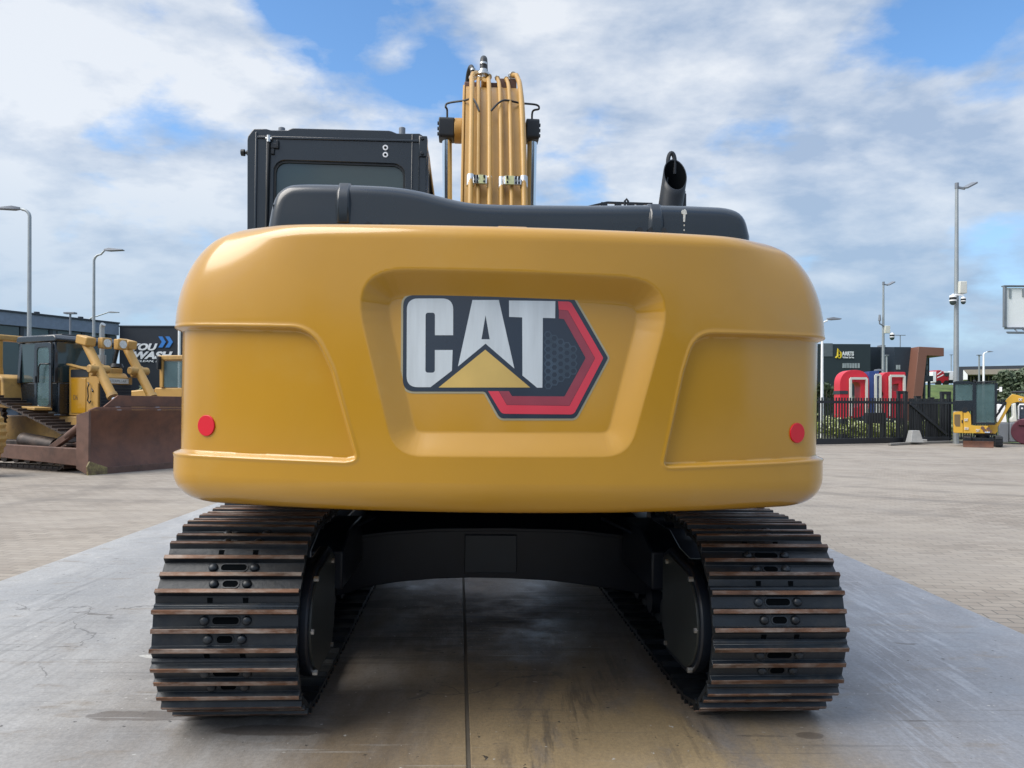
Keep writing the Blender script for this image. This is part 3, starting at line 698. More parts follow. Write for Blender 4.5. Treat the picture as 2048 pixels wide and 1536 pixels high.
# trim seen on the back: posts, header joint, bolts, washer jet, knob, wiper cable
p0, p1 = Z4((268, 120), (300, 1500)); q0, q1 = Z4((318, 205), (360, 1500))
m = MB(); m.b2(p0[0], p0[0]+.012, YC-.010, YC+.01, 1.2, p0[1]-.02).b2(q1[0]-.010, q1[0], YC-.010, YC+.01, 1.2, q0[1]-.01)
a0, a1 = Z4((1628, 170), (1640, 1500)); m.b2(a0[0], a0[0]+.008, YC-.008, YC+.01, 1.2, a0[1])
b0, b1 = Z4((1690, 180), (1690, 420)); m.b2(b0[0], b0[0]+.006, YC-.006, YC+.01, 1.2, b0[1])
c0, c1 = Z4((272, 205), (1690, 240))
m.add([(c0[0], YC-.009, c0[1]), (c1[0], YC-.009, c1[1]), (c1[0], YC-.009, c1[1]+.014), (c0[0], YC-.009, c0[1]+.014), (c0[0], YC+.01, c0[1]), (c1[0], YC+.01, c1[1]), (c1[0], YC+.01, c1[1]+.014), (c0[0], YC+.01, c0[1]+.014)], [(0, 1, 2, 3), (4, 5, 6, 7), (0, 1, 5, 4), (2, 3, 7, 6), (0, 3, 7, 4), (1, 2, 6, 5)])
m.build('panel_trim', M['black'], CB, bevel=.003)
g0, g1 = Z4((1690, 165), (1752, 370)); MB().b2(g0[0], g1[0]+.006, YC-.010, YC+.06, g1[1], g0[1]-.012).build('corner_bracket', M['black'], CB, bevel=.006)
for u, v in ((1720, 210), (1720, 340)):
    x, z = Z4((u, v))[0]; MB().cyl((x, YC-.02, z), (x, YC, z), .011, n=6).build('bracket_bolt', M['black_flat'], CB, bevel=.002)
for u, v in ((1398, 286), (1398, 348)):
    x, z = Z4((u, v))[0]; m = MB(); m.tube([(x, YC-.006, z), (x, YC+.002, z)], .0155, 20, 0); m.tube([(x, YC-.0075, z), (x, YC-.004, z)], .0075, 16, 1); m.build('rivet', [M['white'], M['hole']], CB)
for u in (484, 1540):
    x, z = Z4((u, 128))[0]; MB().cyl((x, YC+.03, z-.03), (x, YC+.03, z+.022), .019, n=16).build('roof_bolt', M['galv_d'], CB, bevel=.003)
x, z = Z4((185, 305))[0]; x2, _ = Z4((118, 305))[0]
m = MB(); m.cyl((x+.02, YC+.05, z), (x-.012, YC+.05, z), .022, .014, 14).cyl((x-.01, YC+.05, z), (x2+.02, YC+.05, z), .007, n=8).cyl((x2+.022, YC+.05, z), (x2, YC+.05, z), .02, .019, 14); m.build('mirror_knob', M['rubber'], CB, bevel=.003)
x, z = Z4((388, 215))[0]; m = MB(); m.cyl((x, YC-.02, z-.02), (x, YC-.02, z+.018), .011, n=10); m.cyl((x-.018, YC-.02, z), (x+.018, YC-.02, z), .006, n=8); m.build('washer_nozzle', M['zinc'], CB)
m = MB(); m.tube([(x, YC-.018, z-.02), (x-.004, YC-.018, z-.2), (x-.008, YC-.018, z-.6), (x-.01, YC-.018, z-1.0)], .007, 8); m.build('washer_hose', M['rubber'], CB)
x2, z2 = Z4((440, 270))[0]; MB().b2(x+.01, x2+.02, YC-.016, YC+.004, z2-.016, z2+.012).b2(x2+.008, x2+.02, YC-.017, YC+.002, z2-.01, z2+.03).b2(x+.01, x+.03, YC-.014, YC+.003, z2-.05, z2-.018).build('nozzle_bracket', M['black_flat'], CB, bevel=.002)
# stay wire down the right side of the cab
u0 = Z4((1755, 370), (1775, 520), (1778, 760)); MB().tube([(x, YC-.01, z) for x, z in u0], .004, 6).build('cab_cable', M['rubber'], CB)

# ---- boom with its pipes and cylinders
back = [(-.10, 1.70), (.02, 2.15), (.14, 2.55), (.28, 2.93), (.44, 3.30), (.62, 3.64), (.82, 3.93), (1.05, 4.13), (1.35, 4.265), (1.75, 4.31), (2.4, 4.27), (3.4, 4.02), (5.2, 3.35)]
def cr(pts, n=5):
    out = []
    for i in range(len(pts)-1):
        p = [Vector(pts[max(0, i-1)]), Vector(pts[i]), Vector(pts[i+1]), Vector(pts[min(len(pts)-1, i+2)])]
        for k in range(n):
            t = k/n; out.append(tuple(.5*((2*p[1])+(p[2]-p[0])*t+(2*p[0]-5*p[1]+4*p[2]-p[3])*t*t+(3*p[1]-p[0]-3*p[2]+p[3])*t**3)))
    out.append(tuple(pts[-1])); return out
backc = cr(back)
under = [(5.3, 3.1), (3.5, 3.45), (2.5, 3.55), (1.8, 3.40), (1.35, 3.0), (.95, 2.4), (.7, 1.9), (.5, 1.55), (.1, 1.45)]
bx = lambda px, py, yl: L(px, py, yl)[0]
bl, br_ = bx(921, 400, .32), bx(1055, 400, .32)
BM = MB().prism(backc+cr(under), bl+.012, br_-.012, 'x').build('boom', M['yellow_dull'], EX, bevel=.02, angle=30)
# side plates stand a little proud of the back plate, giving the edge lines
def strip_along(x0, x1, o0, o1, i0=8, i1=None):
    m = MB(); pts = backc[i0:i1]; secs = []
    for i, (y, z) in enumerate(pts):
        a = Vector(pts[max(0, i-1)]); b = Vector(pts[min(len(pts)-1, i+1)]); t = (b-a).normalized(); n_ = Vector((-t.y, t.x))
        secs.append([(x0, y+n_.x*o0, z+n_.y*o0), (x1, y+n_.x*o0, z+n_.y*o0), (x1, y+n_.x*o1, z+n_.y*o1), (x0, y+n_.x*o1, z+n_.y*o1)])
    return m.rings(secs)
for x0, x1 in ((bl-.0, bl+.018), (br_-.018, br_)): strip_along(x0, x1, -.2, .012, 0).build('boom_edge', M['yellow_dull'], BM, bevel=.003)
cxm = (bl+br_)/2
for px in (958, 1010): xx = bx(px, 400, .32); strip_along(xx-.006, xx+.006, -.01, .004, 4, 44).build('weld_seam', M['yellow_old'], BM)
def bpt(x, s, off):      # point on the back at curve position s (0..1) lifted by off
    f = s*(len(backc)-1); i = min(len(backc)-2, int(f)); t = f-i; a, b = Vector(backc[i]), Vector(backc[i+1]); p = a.lerp(b, t); tt = (b-a).normalized()
    return Vector((x, p.x-tt.y*off, p.y+tt.x*off))
def s_at(z):
    for i, (y, zz) in enumerate(backc):
        if zz >= z: return i/(len(backc)-1)
    return 1
sT = s_at(4.20)
pipes = [(940, 5.6, 0, .075, 4.17), (955, 4.3, 1, .052, 4.14), (979, 5.0, 0, .062, 4.20), (1003, 4.3, 1, .052, 4.21), (1024, 4.3, 0, .052, 4.18), (1049, 5.6, 1, .075, 4.17)]
tops = []
for px, r, _, off, ztop_ in pipes:
    x = bx(px, 400, .22); rr = r/F*5.9; s1 = s_at(ztop_); pts = []
    x = cxm+(x-cxm)*.985
    for k in range(26):
        s = lerp(.12, s1, k/25); pts.append(bpt(x, s, off))
    sgn = -1 if x < cxm else 1
    if r > 5.3: pts += [pts[-1]+Vector((-sgn*.012, .06, .06)), pts[-1]+Vector((-sgn*.045, .13, .09))]
    else: pts += [pts[-1]+Vector((-sgn*.006, .10, .07))]
    MB().tube(pts, rr, 14).build('hydraulic_pipe', M['yellow_dull'] if r > 4.5 else M['yellow_dull'], BM, angle=60)
    e = pts[-1]; d = (pts[-1]-pts[-2]).normalized(); tops.append((e, d, rr))
    MB().tube([e-d*.015, e+d*.012, e+d*.012, e+d*.035], [rr*1.55, rr*1.55, rr*1.25, rr*1.2], 6 if r < 5 else 12).build('pipe_fitting', M['zinc'], BM)
# manifold blocks and hoses over the crest
zc = 4.25
m = MB(); m.b2(bl+.01, bl+.13, 1.28, 1.40, 4.2, 4.29); m.b2(br_-.2, br_-.04, 1.25, 1.36, 4.22, 4.32); m.b2(cxm-.05, cxm+.08, 1.3, 1.4, 4.24, 4.3); m.build('pipe_bracket', M['rust_l'], BM, bevel=.008)
e, d, rr = tops[2]
def hose(px, topy, yb, dx, r, basez, parent=BM):
    x, z = L(px, topy, yb); pts = []
    m = MB()
    for i in range(15):
        a = math.pi*i/14; pts.append((x+dx*(1-math.cos(a))*.5, yb+.11-.11*math.cos(a), z-.13+.13*math.sin(a)))
    pts = [(x, yb, basez+.05)]+pts+[(x+dx*1.1, yb+.24, z-.35)]
    m.tube(pts, r, 14); h = m.build('hydraulic_hose', M['rubber'], parent, angle=60)
    MB().tube([(x, yb, basez-.10), (x, yb, basez), (x, yb, basez), (x, yb, basez+.02), (x, yb, basez+.02), (x, yb, basez+.05)], [r*.7, r*.75, r*1.7, r*1.7, r*1.08, r*1.05], 14).build('hose_fitting', M['zinc'], h)
    zmid = (basez+z)/2
    MB().cyl((x, yb, zmid+.0), (x, yb, zmid+.018), r*1.08, n=14).build('hose_band', M['zinc'], h)
hose(967, 109, 1.25, .015, .031, L(967, 150, 1.25)[1])
hose(946, 125, 1.35, -.05, .021, L(946, 158, 1.35)[1])
m = MB(); x, z = L(967, 152, 1.25); m.tube([(x, 1.25, z-.02), (x+.005, 1.2, z-.12), bpt(x+.012, s_at(4.17), .06)], .024, 12); m.build('pipe_elbow', M['yellow_dull'], BM)
# clamps
def clamp(px0, px1, py, x_mid0, x_mid1):
    for px, w in ((px0, 11), (px1, 8)):
        x, z = L(px, py, .2); x = cxm+(bx(px, 400, .22)-cxm)*.985
        s = s_at(z); p = bpt(x, s, .075 if w > 9 else .060)
        rr = w*.5/F*5.9*1.45
        MB().tube([p+Vector((0, -.0, -.045)), p+Vector((0, .02, .045))], rr, 16).build('pipe_clamp', M['zinc'], BM, bevel=.002)
    xa, xb = L(x_mid0, py, .2)[0], L(x_mid1, py, .2)[0]; p = bpt((xa+xb)/2, s_at(z), .085)
    rot = Matrix.Rotation(R(-20), 3, 'X')
    MB().box(p, (abs(xb-xa), .012, .075), rot).build('clamp_plate', M['zinc'], BM, bevel=.002)
    mid = (xa*.35+xb*.65) if px0 < px1 else (xa*.35+xb*.65)
    MB().box((mid, p.y-.014, p.z-.003), (abs(xb-xa)*.5, .014, .08), rot).build('clamp_block', M['zincy'], BM, bevel=.002)
    for fx in (.12, .3, .8):
        for dz in (-.02, .02): MB().cyl((lerp(xa, xb, fx), p.y-.035, p.z+dz), (lerp(xa, xb, fx), p.y, p.z+dz), .0085, n=6).build('clamp_bolt', M['black_flat'], BM)
clamp(940, 979, 372, 946, 974); clamp(1049, 1003, 375, 1043, 1008)
# boom cylinders
for pxr, r, pxk0, pxk1, pyk, sg in ((894, 10, 878, 909, 261, -1), (1064.5, 8.5, 1051, 1077, 264, 1)):
    yk = .98; x, z = L(pxr, pyk, yk); rr = .042; 
    x2, z2 = L(pxr+ (0), 440, yk-.05)
    rod = MB().cyl((x, yk, z), (x2, yk+.12, z2), rr, n=28).build('cylinder_rod', M['chrome'], EX, angle=60)
    MB().cyl((x2, yk+.12, z2), (x2, yk+.35, 1.25), .075, n=24).build('cylinder_barrel', M['yellow_dull'], EX)
    xa, xb = L(pxk0, pyk, yk)[0], L(pxk1, pyk, yk)[0]; h = .085
    m = MB(); m.prism(rpoly([(yk-.09, z-h), (yk+.09, z-h), (yk+.1, z+h), (yk-.1, z+h)], .03), xa, xb, 'x'); kn = m.build('rod_eye', M['black_flat'], EX, bevel=.008)
    for dz in (-.045, 0, .045): MB().cyl(((xa if sg < 0 else xb)-.012, yk-.04, z+dz), ((xa if sg < 0 else xb)+.012, yk-.04, z+dz), .016, n=8).build('retainer_bolt', M['black_flat'], kn)
    MB().cyl((xb if sg < 0 else xa, yk, z), (bl if sg < 0 else br_, yk, z), .105 if sg < 0 else .06, n=24).build('cylinder_pin', M['yellow_dull'], EX, bevel=.005)
    # grease line looping over to the boom
    tip = L(889 if sg < 0 else 1080, 207 if sg < 0 else 211, .9); m = MB()
    top = L(pxr, pyk-16, .93); inn = L(958 if sg < 0 else 980, 230, .75); mid = L(928 if sg < 0 else 1040, 206 if sg < 0 else 211, .85)
    ctrl = [(top[0], .92, top[1]-.03), (top[0]+.0*sg, .92, top[1]+.10), (tip[0]+.01*-sg, .9, tip[1]-.03), (tip[0]-.03*sg, .9, tip[1]+.004), (mid[0], .8, mid[1]), (lerp(mid[0], inn[0], .6), .68, lerp(mid[1], inn[1], .25)), (inn[0], .62, inn[1]-.02)]
    sp_ = []
    for i in range(len(ctrl)-1):
        P = [Vector(ctrl[max(0, i-1)]), Vector(ctrl[i]), Vector(ctrl[i+1]), Vector(ctrl[min(len(ctrl)-1, i+2)])]
        for k in range(6):
            t = k/6; sp_.append(.5*((2*P[1])+(P[2]-P[0])*t+(2*P[0]-5*P[1]+4*P[2]-P[3])*t*t+(3*P[1]-P[0]-3*P[2]+P[3])*t**3))
    sp_.append(Vector(ctrl[-1])); m.tube(sp_, .0085, 8); m.build('grease_line', M['rubber'], EX)
# stick, its cylinder and the bucket beyond the boom
m = MB(); m.prism([(5.5, 3.7), (5.7, 3.3), (4.4, 1.0), (4.1, 1.1), (4.9, 3.0)], cxm-.17, cxm+.17, 'x'); ST = m.build('stick', M['yellow_dull'], EX, bevel=.02)
m = MB(); m.cyl((cxm, 2.2, 4.45), (cxm, 3.9, 4.2), .09).cyl((cxm, 3.9, 4.2), (cxm, 5.4, 3.75), .05); m.build('stick_cylinder', M['yellow_dull'], EX)
bk = cr([(4.2, 1.05), (3.5, .95), (3.25, .5), (3.6, .12), (4.3, .06)], 5); inner = [(y+.04*(1 if y < 3.8 else 0), z+.04) for y, z in bk][::-1]
m = MB(); m.prism(bk+inner, cxm-.55, cxm+.55, 'x'); BK = m.build('bucket', M['black_flat'], EX, bevel=.004)
for s_ in (-.57, .55): MB().prism(bk, cxm+s_, cxm+s_+.02, 'x').build('bucket_side', M['black_flat'], BK)

# ---- upper structure
m = MB(); m.prism([(-1.30, -1.70), (1.30, -1.70), (1.30, 1.35), (.45, 1.45), (.45, .5), (-.35, .5), (-.35, 1.3), (-1.30, 1.3)], .99, 1.10, 'z'); m.build('upper_frame', M['black_flat'], EX, bevel=.01)
MB().b2(-1.29, 1.29, -1.705, -1.2, 1.12, 1.93).build('engine_housing', M['yellow_dull'], EX, bevel=.02)
MB().b2(.5, 1.29, -1.18, 1.1, 1.12, 1.88).build('tank_housing', M['yellow_dull'], EX, bevel=.03)
MB().b2(-1.20, -.3, -1.18, -1.13, 1.12, 1.9).build('cab_mount', M['black_flat'], EX, bevel=.01)
MB().b2(-.2, .4, -.15, .4, 1.10, 1.55).build('boom_bracket', M['black_flat'], EX, bevel=.02)
m = MB(); m.tube([(0, 0, .86), (0, 0, .93)], .66, 64); m.tube([(0, 0, .93), (0, 0, .99)], .60, 64); m.build('slew_ring', M['under'], EX, bevel=.006)
xx, zz_ = L(1519, 1025, -1.6); MB().b2(xx-.012, xx+.012, -1.62, -1.58, zz_-.02, 1.0).build('drain_stub', M['black_flat'], EX, bevel=.003)

# ---- undercarriage
TG = 1.128      # half gauge
YS, YI, ZC, RP = -2.115, 1.93, .430, .335
UC = MB()
# arched cross beam and legs of the car body
def Lb(px, py, yb=-.78): return L(px, py, yb)
archb = [Lb(*p) for p in ((672, 1192), (735, 1172), (800, 1162), (870, 1156), (940, 1154), (1010, 1155), (1100, 1160), (1180, 1170), (1260, 1182), (1335, 1200))]
archt = [Lb(*p) for p in ((1335, 1092), (1250, 1075), (1150, 1064), (1010, 1060), (870, 1061), (780, 1067), (690, 1078))]
xlA, xrA = archb[0][0]-.02, archb[-1][0]+.02
body = [(xlA, archb[0][1]-.04)]+archb+[(xrA, archb[-1][1]-.04), (xrA, archt[0][1]-.06)]+archt+[(xlA, archt[-1][1]-.06)]
CBY = MB().prism(body, -.80, -.77, 'y').build('car_body', M['under'], EX, bevel=.004)
# top plate sloping up to the ring
m = MB(); sec = []
for x, zf in [(p[0], p[1]) for p in reversed(archt)]:
    sec.append([(x, -.83, zf), (x, -.83, zf+.022), (x*.66, -.35, .862), (x*.66, -.35, .840)])
m.rings(sec); m.build('top_plate', M['under'], CBY, bevel=.004)
m = MB()
for s in (-1, 1):
    for f in (1,):
        y0 = -.35 if f < 0 else .35
        m.rings([[(s*.35, y0+.3*f*0, .50), (s*.35, y0+.45*f, .50), (s*.35, y0+.45*f, .60), (s*.35, y0, .62)],
                 [(s*.75, y0+.35*f, .40), (s*.75, y0+.80*f, .40), (s*.75, y0+.80*f, .58), (s*.75, y0+.35*f, .60)],
                 [(s*.99, y0+.5*f, .33), (s*.99, y0+1.05*f, .33), (s*.99, y0+1.05*f, .56), (s*.99, y0+.5*f, .58)]])
m.tube([(0, 0, .45), (0, 0, .86)], .34, 32); m.build('leg_frame', M['under'], CBY, bevel=.008)
m = MB(); xa, za = Lb(930, 1064); xb, zb_ = Lb(1032, 1150); m.b2(xa, xb, -.822, -.80, zb_+.02, za-.012); m.build('centre_plate', pm('worn under paint', (.022, .032, .042), .4), CBY, bevel=.004)
for s in (-1, 1): MB().bar((s*.72, -.84, .69), (s*.93, -1.25, .62), .05, .018).build('edge_rib', M['under'], CBY, bevel=.003)

# one shoe with three grousers; local x lateral, y along the run, z outwards
def shoe_mesh(variant):
    m = MB(); w = .284; p = .19
    m.add([], [])
    prof = [(-.105, -.004), (-.098, .008), (-.088, .010), (-.083, .034), (-.067, .034), (-.060, .010), (-.013, .010), (-.008, .030), (.008, .030), (.013, .010), (.060, .010), (.067, .034), (.083, .034), (.087, .010), (.096, .004), (.116, -.014), (.119, -.028), (.112, -.028), (.090, -.008), (-.098, -.012)]
    m.prism([(y, z) for y, z in prof], -w, w, 'x')
    return m
def make_shoe(parent):
    sh = shoe_mesh(0).build('track_shoe', M['shoe'], parent, bevel=.0015, angle=25, seg=1)
    m = MB()
    for y, h, a in ((-.075, .034, .0086), (0, .030, .0088), (.075, .034, .0086)): m.b2(-.2825, .2825, y-a, y+a, h-.009, h+.0022)
    m.build('grouser_edge', M['tip'], sh, bevel=.001, seg=1)
    m = MB()
    for y, hl in ((-.038, .052), (.035, .031)):
        m.prism(rrect(-hl, hl, y-.014, y+.014, .0135, 4), .0095, .0112, 'z', 0)
    m.build('slot_shade', M['hole'], sh)  # black plates on the shoe, coloured as the shade inside its slots
    m = MB()
    for x in (-.07, .07):
        m = MB(); m.add([(x-.011, .0935, .0085), (x+.011, .0935, .0085), (x+.009, .117, -.0115), (x-.009, .117, -.0115), (x-.011, .0935, .004), (x+.011, .0935, .004), (x+.009, .117, -.02), (x-.009, .117, -.02)], [(0, 1, 2, 3), (4, 5, 6, 7), (0, 1, 5, 4), (1, 2, 6, 5), (2, 3, 7, 6), (3, 0, 4, 7)]); m.build('notch_shade', M['hole'], sh)  # black pieces paint the shade of the link cut-outs
    m = MB()
    for y, hl in ((-.038, .052), (.035, .031)):
        m.frame(rrect(-hl-.005, hl+.005, y-.019, y+.019, .0185, 4), rrect(-hl, hl, y-.014, y+.014, .0135, 4), .009, .0135, 'z')
    m.build('slot_rim', M['shoe'], sh)
    for y, dx in ((-.038, .083), (.035, .066)):
        for s in (-1, 1):
            m = MB(); m.tube([(s*dx, y, .009), (s*dx, y, .018), (s*dx, y, .023), (s*dx, y, .026)], [.0195, .0185, .014, .005], 14); m.build('shoe_bolt', M['shoe'], sh, angle=60)
    m = MB()
    for s in (-1, 1):
        m.prism([(-.115, -.075), (.075, -.075), (.105, -.045), (.085, -.008), (-.09, -.008), (-.125, -.03)], s*.075-.016, s*.075+.016, 'x')
        m.cyl((s*.075-.03, -.095, -.045), (s*.075+.03, -.095, -.045), .032, n=12)
    m.build('track_link', M['asph'], sh)
    return sh
# path of the link pins
def path(s, Ltop, arc):
    pass
per = []
stepN = 2400
top_pts = []
def loop_pts():
    pts = []
    for i in range(200): a = R(270-180*i/200); pts.append((YS+RP*math.cos(a), ZC+RP*math.sin(a)))      # rear wrap, bottom -> top
    for i in range(300):
        t = i/300; y = lerp(YS, YI, t); z = ZC+RP+.035*math.sin(math.pi*t)-.012*abs(math.sin(3*math.pi*t))*0; pts.append((y, z))
    for i in range(200): a = R(90-180*i/200); pts.append((YI+RP*math.cos(a), ZC+RP*math.sin(a)))
    for i in range(300): t = i/300; pts.append((lerp(YI, YS, t), ZC-RP))
    return pts
LP = loop_pts(); cum = [0]
for i in range(len(LP)): a, b = LP[i], LP[(i+1) % len(LP)]; cum.append(cum[-1]+math.dist(a, b))
TOT = cum[-1]; NS = round(TOT/.19); PITCH = TOT/NS
def at(s):
    s %= TOT
    import bisect
    i = bisect.bisect_right(cum, s)-1; i = min(i, len(LP)-1); t = (s-cum[i])/max(1e-9, cum[i+1]-cum[i]); a, b = LP[i], LP[(i+1) % len(LP)]
    return (lerp(a[0], b[0], t), lerp(a[1], b[1], t))
proto = None
for side in (-1, 1):
    TR = bpy.data.objects.new('track', None); C.objects.link(TR); TR.parent = EX; TR.location = (side*TG+.03, 0, 0)
    sh0 = None
    # phase so that one shoe faces straight back like in the photograph
    s_mid = RP*math.pi/2; ph = s_mid+(.037 if side < 0 else .097)
    for k in range(NS):
        s = ph+k*PITCH; a, b = at(s-PITCH/2), at(s+PITCH/2)
        ty, tz = b[0]-a[0], b[1]-a[1]; ln = math.hypot(ty, tz); ty /= ln; tz /= ln
        ny, nz = -tz, ty            # outward: travel direction bottom->rear->top is clockwise seen from +x
        cy, cz = (a[0]+b[0])/2, (a[1]+b[1])/2
        if (cy-(YS if cy < 0 else YI))*ny+(cz-ZC)*nz < 0 and abs(cy) > 1.5 or (abs(cy) <= 1.6 and (cz-ZC)*nz < 0): ny, nz = -ny, -nz
        if proto is None: proto = make_shoe(TR); o = proto
        else: o = dup(proto, TR)
        off = .052
        # local y along the run reversed so the first bolt row sits where the photo has it
        Yv = Vector((0, -ty, -tz)); Zv = Vector((0, ny, nz)); Xv = Yv.cross(Zv)
        mt = Matrix((Xv, Yv, Zv)).transposed().to_4x4(); mt.translation = Vector((0, cy+ny*off, cz+nz*off))
        o.matrix_local = mt
for side in (-1, 1):
    TF = MB(); x = side*TG
    TF.prism([(-1.55, .30), (1.6, .30), (1.6, .5), (1.2, .62), (-1.2, .62), (-1.55, .52)], x-.15, x+.15, 'x')
    T = TF.build('track_frame', M['under'], EX, bevel=.01); T.location.x = .03
    for i in range(8):
        y = -1.25+i*.35; MB().cyl((x-.16, y, .20), (x+.16, y, .20), .085, n=20).build('track_roller', M['under'], T)
    for y in (-.7, .7): MB().cyl((x-.12, y, .67), (x+.12, y, .67), .06, n=16).build('carrier_roller', M['under'], T)
    m = MB(); ring = []
    n = 24
    for i in range(n*2):
        a = math.pi*i/n; r = RP-.02 if i % 2 else RP-.085; ring.append((YS+r*math.cos(a), ZC+r*math.sin(a)))
    m.prism(ring, x-.03, x+.03, 'x'); m.build('sprocket', M['under'], T, bevel=.004)
    MB().cyl((x-.09, YI, ZC), (x+.09, YI, ZC), RP-.06, n=40).build('idler', M['under'], T)
    # final drive drum and D shaped guard on the inside
    xi = side*(TG-.30)
    m = MB(); m.cyl((xi+side*.02, YS, ZC), (x+side*.1, YS, ZC), .255, n=48); FD = m.build('final_drive', M['under'], T, bevel=.012)
    gx = side*(TG-.305)
    arc_ = [(YS+.30*math.cos(R(a)), ZC+.255*math.sin(R(a))) for a in range(110, 251, 10)]
    g = arc_+[(YS+.26, ZC-.25), (YS+.34, ZC-.12), (YS+.34, ZC+.22), (YS+.22, ZC+.27)]
    m = MB(); m.prism(g, gx, xi+side*.05, 'x'); G = m.build('motor_guard', M['under'], T, bevel=.01)
    g2 = offset(g, -.028)
    m = MB(); m.prism(g2, gx-side*.009, gx+side*.004, 'x'); m.build('guard_cover', pm('dull guard plate', (.026, .031, .030), .4, var=.15), G, bevel=.003)
    for (y, z) in ((YS-.17, ZC+.2), (YS-.17, ZC-.2), (YS+.22, ZC-.2), (YS+.22, ZC+.2), (YS-.26, ZC)):
        MB().cyl((gx-side*.02, y, z), (gx, y, z), .012, n=6).build('guard_bolt', M['zinc'], G)
    MB().prism([(-1.6, .42), (-.85, .42), (-.85, .70), (-1.35, .70), (-1.6, .62)], side*(TG-.32), side*(TG-.15), 'x').build('frame_bracket', M['under'], T, bevel=.01); MB().prism([(.85, .38), (1.35, .38), (1.35, .6), (.85, .68)], side*(TG-.32), side*(TG-.15), 'x').build('frame_bracket', M['under'], T, bevel=.01)

# ------------------------------------------------------------------ lamp posts, masts
def ground_lamp(name, label, px, Y, top_py, r0, r1, kind, cat='lamp post', mat='galv', group=None, z0=0):
    """kind: function adding head parts; the post stands at its own real place and height"""
    p = PW(px, HY, Y); zt = PW(px, top_py, Y).z
    t = thing(name, label, cat, (p.x, p.y, z0), 0, group)
    kind(t, zt-z0, r0, r1, M[mat])
    return t
def arm_lamp(dx, rise, arm_r, sleeve=True, head=.75, zz=None):
    def f(t, h, r0, r1, m):
        b = min(.9, abs(dx)*.35); s = 1 if dx > 0 else -1
        MB().cyl((0, 0, 0), (0, 0, h*.45), r0, r0*.95, 14).build('pole_base', m, t)
        pts = [(0, 0, h*.45), (0, 0, h-b-rise)]
        for k in range(1, 9):
            a = R(90*k/8); pts.append((s*b*(1-math.cos(a)), 0, h-b-rise+b*math.sin(a)))
        pts.append((dx-s*.35, 0, h-.0))
        MB().tube(pts, [r0*.9]+[lerp(r0*.75, arm_r, (k+1)/len(pts)) for k in range(len(pts)-1)], 12).build('pole', m, t)
        hx_ = dx
        mm = MB(); mm.rings([[(hx_-s*.40, y*.5, h-.03+z) for y, z in ((-.1, -.03), (.1, -.03), (.1, .05), (-.1, .05))],
                             [(hx_-s*.15, y, h-.02+z) for y, z in ((-.14, -.05), (.14, -.05), (.12, .08), (-.12, .08))],
                             [(hx_+s*head*.6, y, h-.02+z) for y, z in ((-.13, -.02), (.13, -.02), (.1, .02), (-.1, .02))]])
        mm.build('lamp_head', M['galv_d'], t, bevel=.01)
    return f
def t_lamp(w):
    def f(t, h, r0, r1, m):
        MB().cyl((0, 0, 0), (0, 0, h), r0, r1, 12).build('pole', m, t)
        MB().b2(-w, w, -.15, .15, h, h+.09).build('lamp_head', M['galv_d'], t, bevel=.01)
    return f
ground_lamp('lamp_post', 'tall grey lamp post whose arm bends left, leftmost in the picture', 58, 27, 416, .08, .05, arm_lamp(-.72, .06, .04))
ground_lamp('lamp_post', 'curved arm lamp post rising behind the lift cylinder of the big bulldozer', 187, 34, 499, .075, .045, arm_lamp(.85, .22, .035))
ground_lamp('lamp_post', 'thin pale lamp post with long drooping arm beyond the grey hall roof', 174, 62, 624, .10, .06, arm_lamp(2.1, .35, .04), mat='galv')
ground_lamp('lamp_post', 'short dark lamp mast with flat square head in front of the grey hall', 140, 40, 628, .06, .05, t_lamp(.28), mat='galv_d')
def flood(t, h, r0, r1, m):
    MB().cyl((0, 0, 0), (0, 0, h), r0, r1, 20).build('pole', m, t, angle=60)
    MB().cyl((0, 0, h-.1), (0, 0, h+.12), r1*1.25, n=16).build('pole_cap', M['galv_d'], t)
    MB().bar((0, 0, h-.05), (.3, -.05, h-.12), .07, .08).build('bracket', M['galv_d'], t)
    rot = Matrix.Rotation(R(-28), 3, 'Y') @ Matrix.Rotation(R(14), 3, 'X')
    MB().box((.46, -.1, h+.0), (.46, .34, .07), rot).build('floodlight', M['galv_d'], t, bevel=.015)
BP = ground_lamp('light_mast', 'thick tall grey mast with floodlight, white box and two dome cameras', 1912, 30.6, 372, .115, .06, flood)
def ptz(t, x, y, z, s=1.0):
    m = MB(); m.tube([(x, y, z+.24*s), (x, y, z+.2*s), (x, y, z+.2*s), (x, y, z+.12*s)], [.05*s, .05*s, .12*s, .13*s], 16); m.tube([(x, y, z+.02*s), (x, y, z-.03*s)], [.135*s, .135*s], 16); o = m.build('camera_housing', M['white'], t)
    m = MB(); m.tube([(x, y, z+.115*s), (x, y, z+.02*s)], .128*s, 16); m.build('camera_band', M['rubber'], o)
    m = MB(); m.tube([(x, y, z-.03*s), (x, y, z-.10*s), (x, y, z-.16*s), (x, y, z-.185*s)], [.125*s, .12*s, .08*s, .02*s], 16); m.build('camera_dome', M['glass'], o)
hh = PW(1912, 585, 30.6).z
MB().b2(.02, .3, -.22, -.02, hh-.06, hh+.42).build('junction_box', M['offw'], BP, bevel=.02)
MB().bar((-.24, -.15, hh-.10), (.18, -.15, hh-.12), .05, .06).build('camera_arm', M['white'], BP)
ptz(BP, -.24, -.18, hh-.34, 1.0); ptz(BP, .17, -.18, hh-.36, .72)
BP2 = ground_lamp('light_mast', 'slimmer grey mast with floodlight and camera, rising behind the letter sculptures', 1766, 52, 567, .12, .06, flood, z0=0)
hh = PW(1766, 655, 52).z
MB().b2(.02, .36, -.25, -.02, hh-.4, hh+.1).build('junction_box', M['offw'], BP2, bevel=.02)
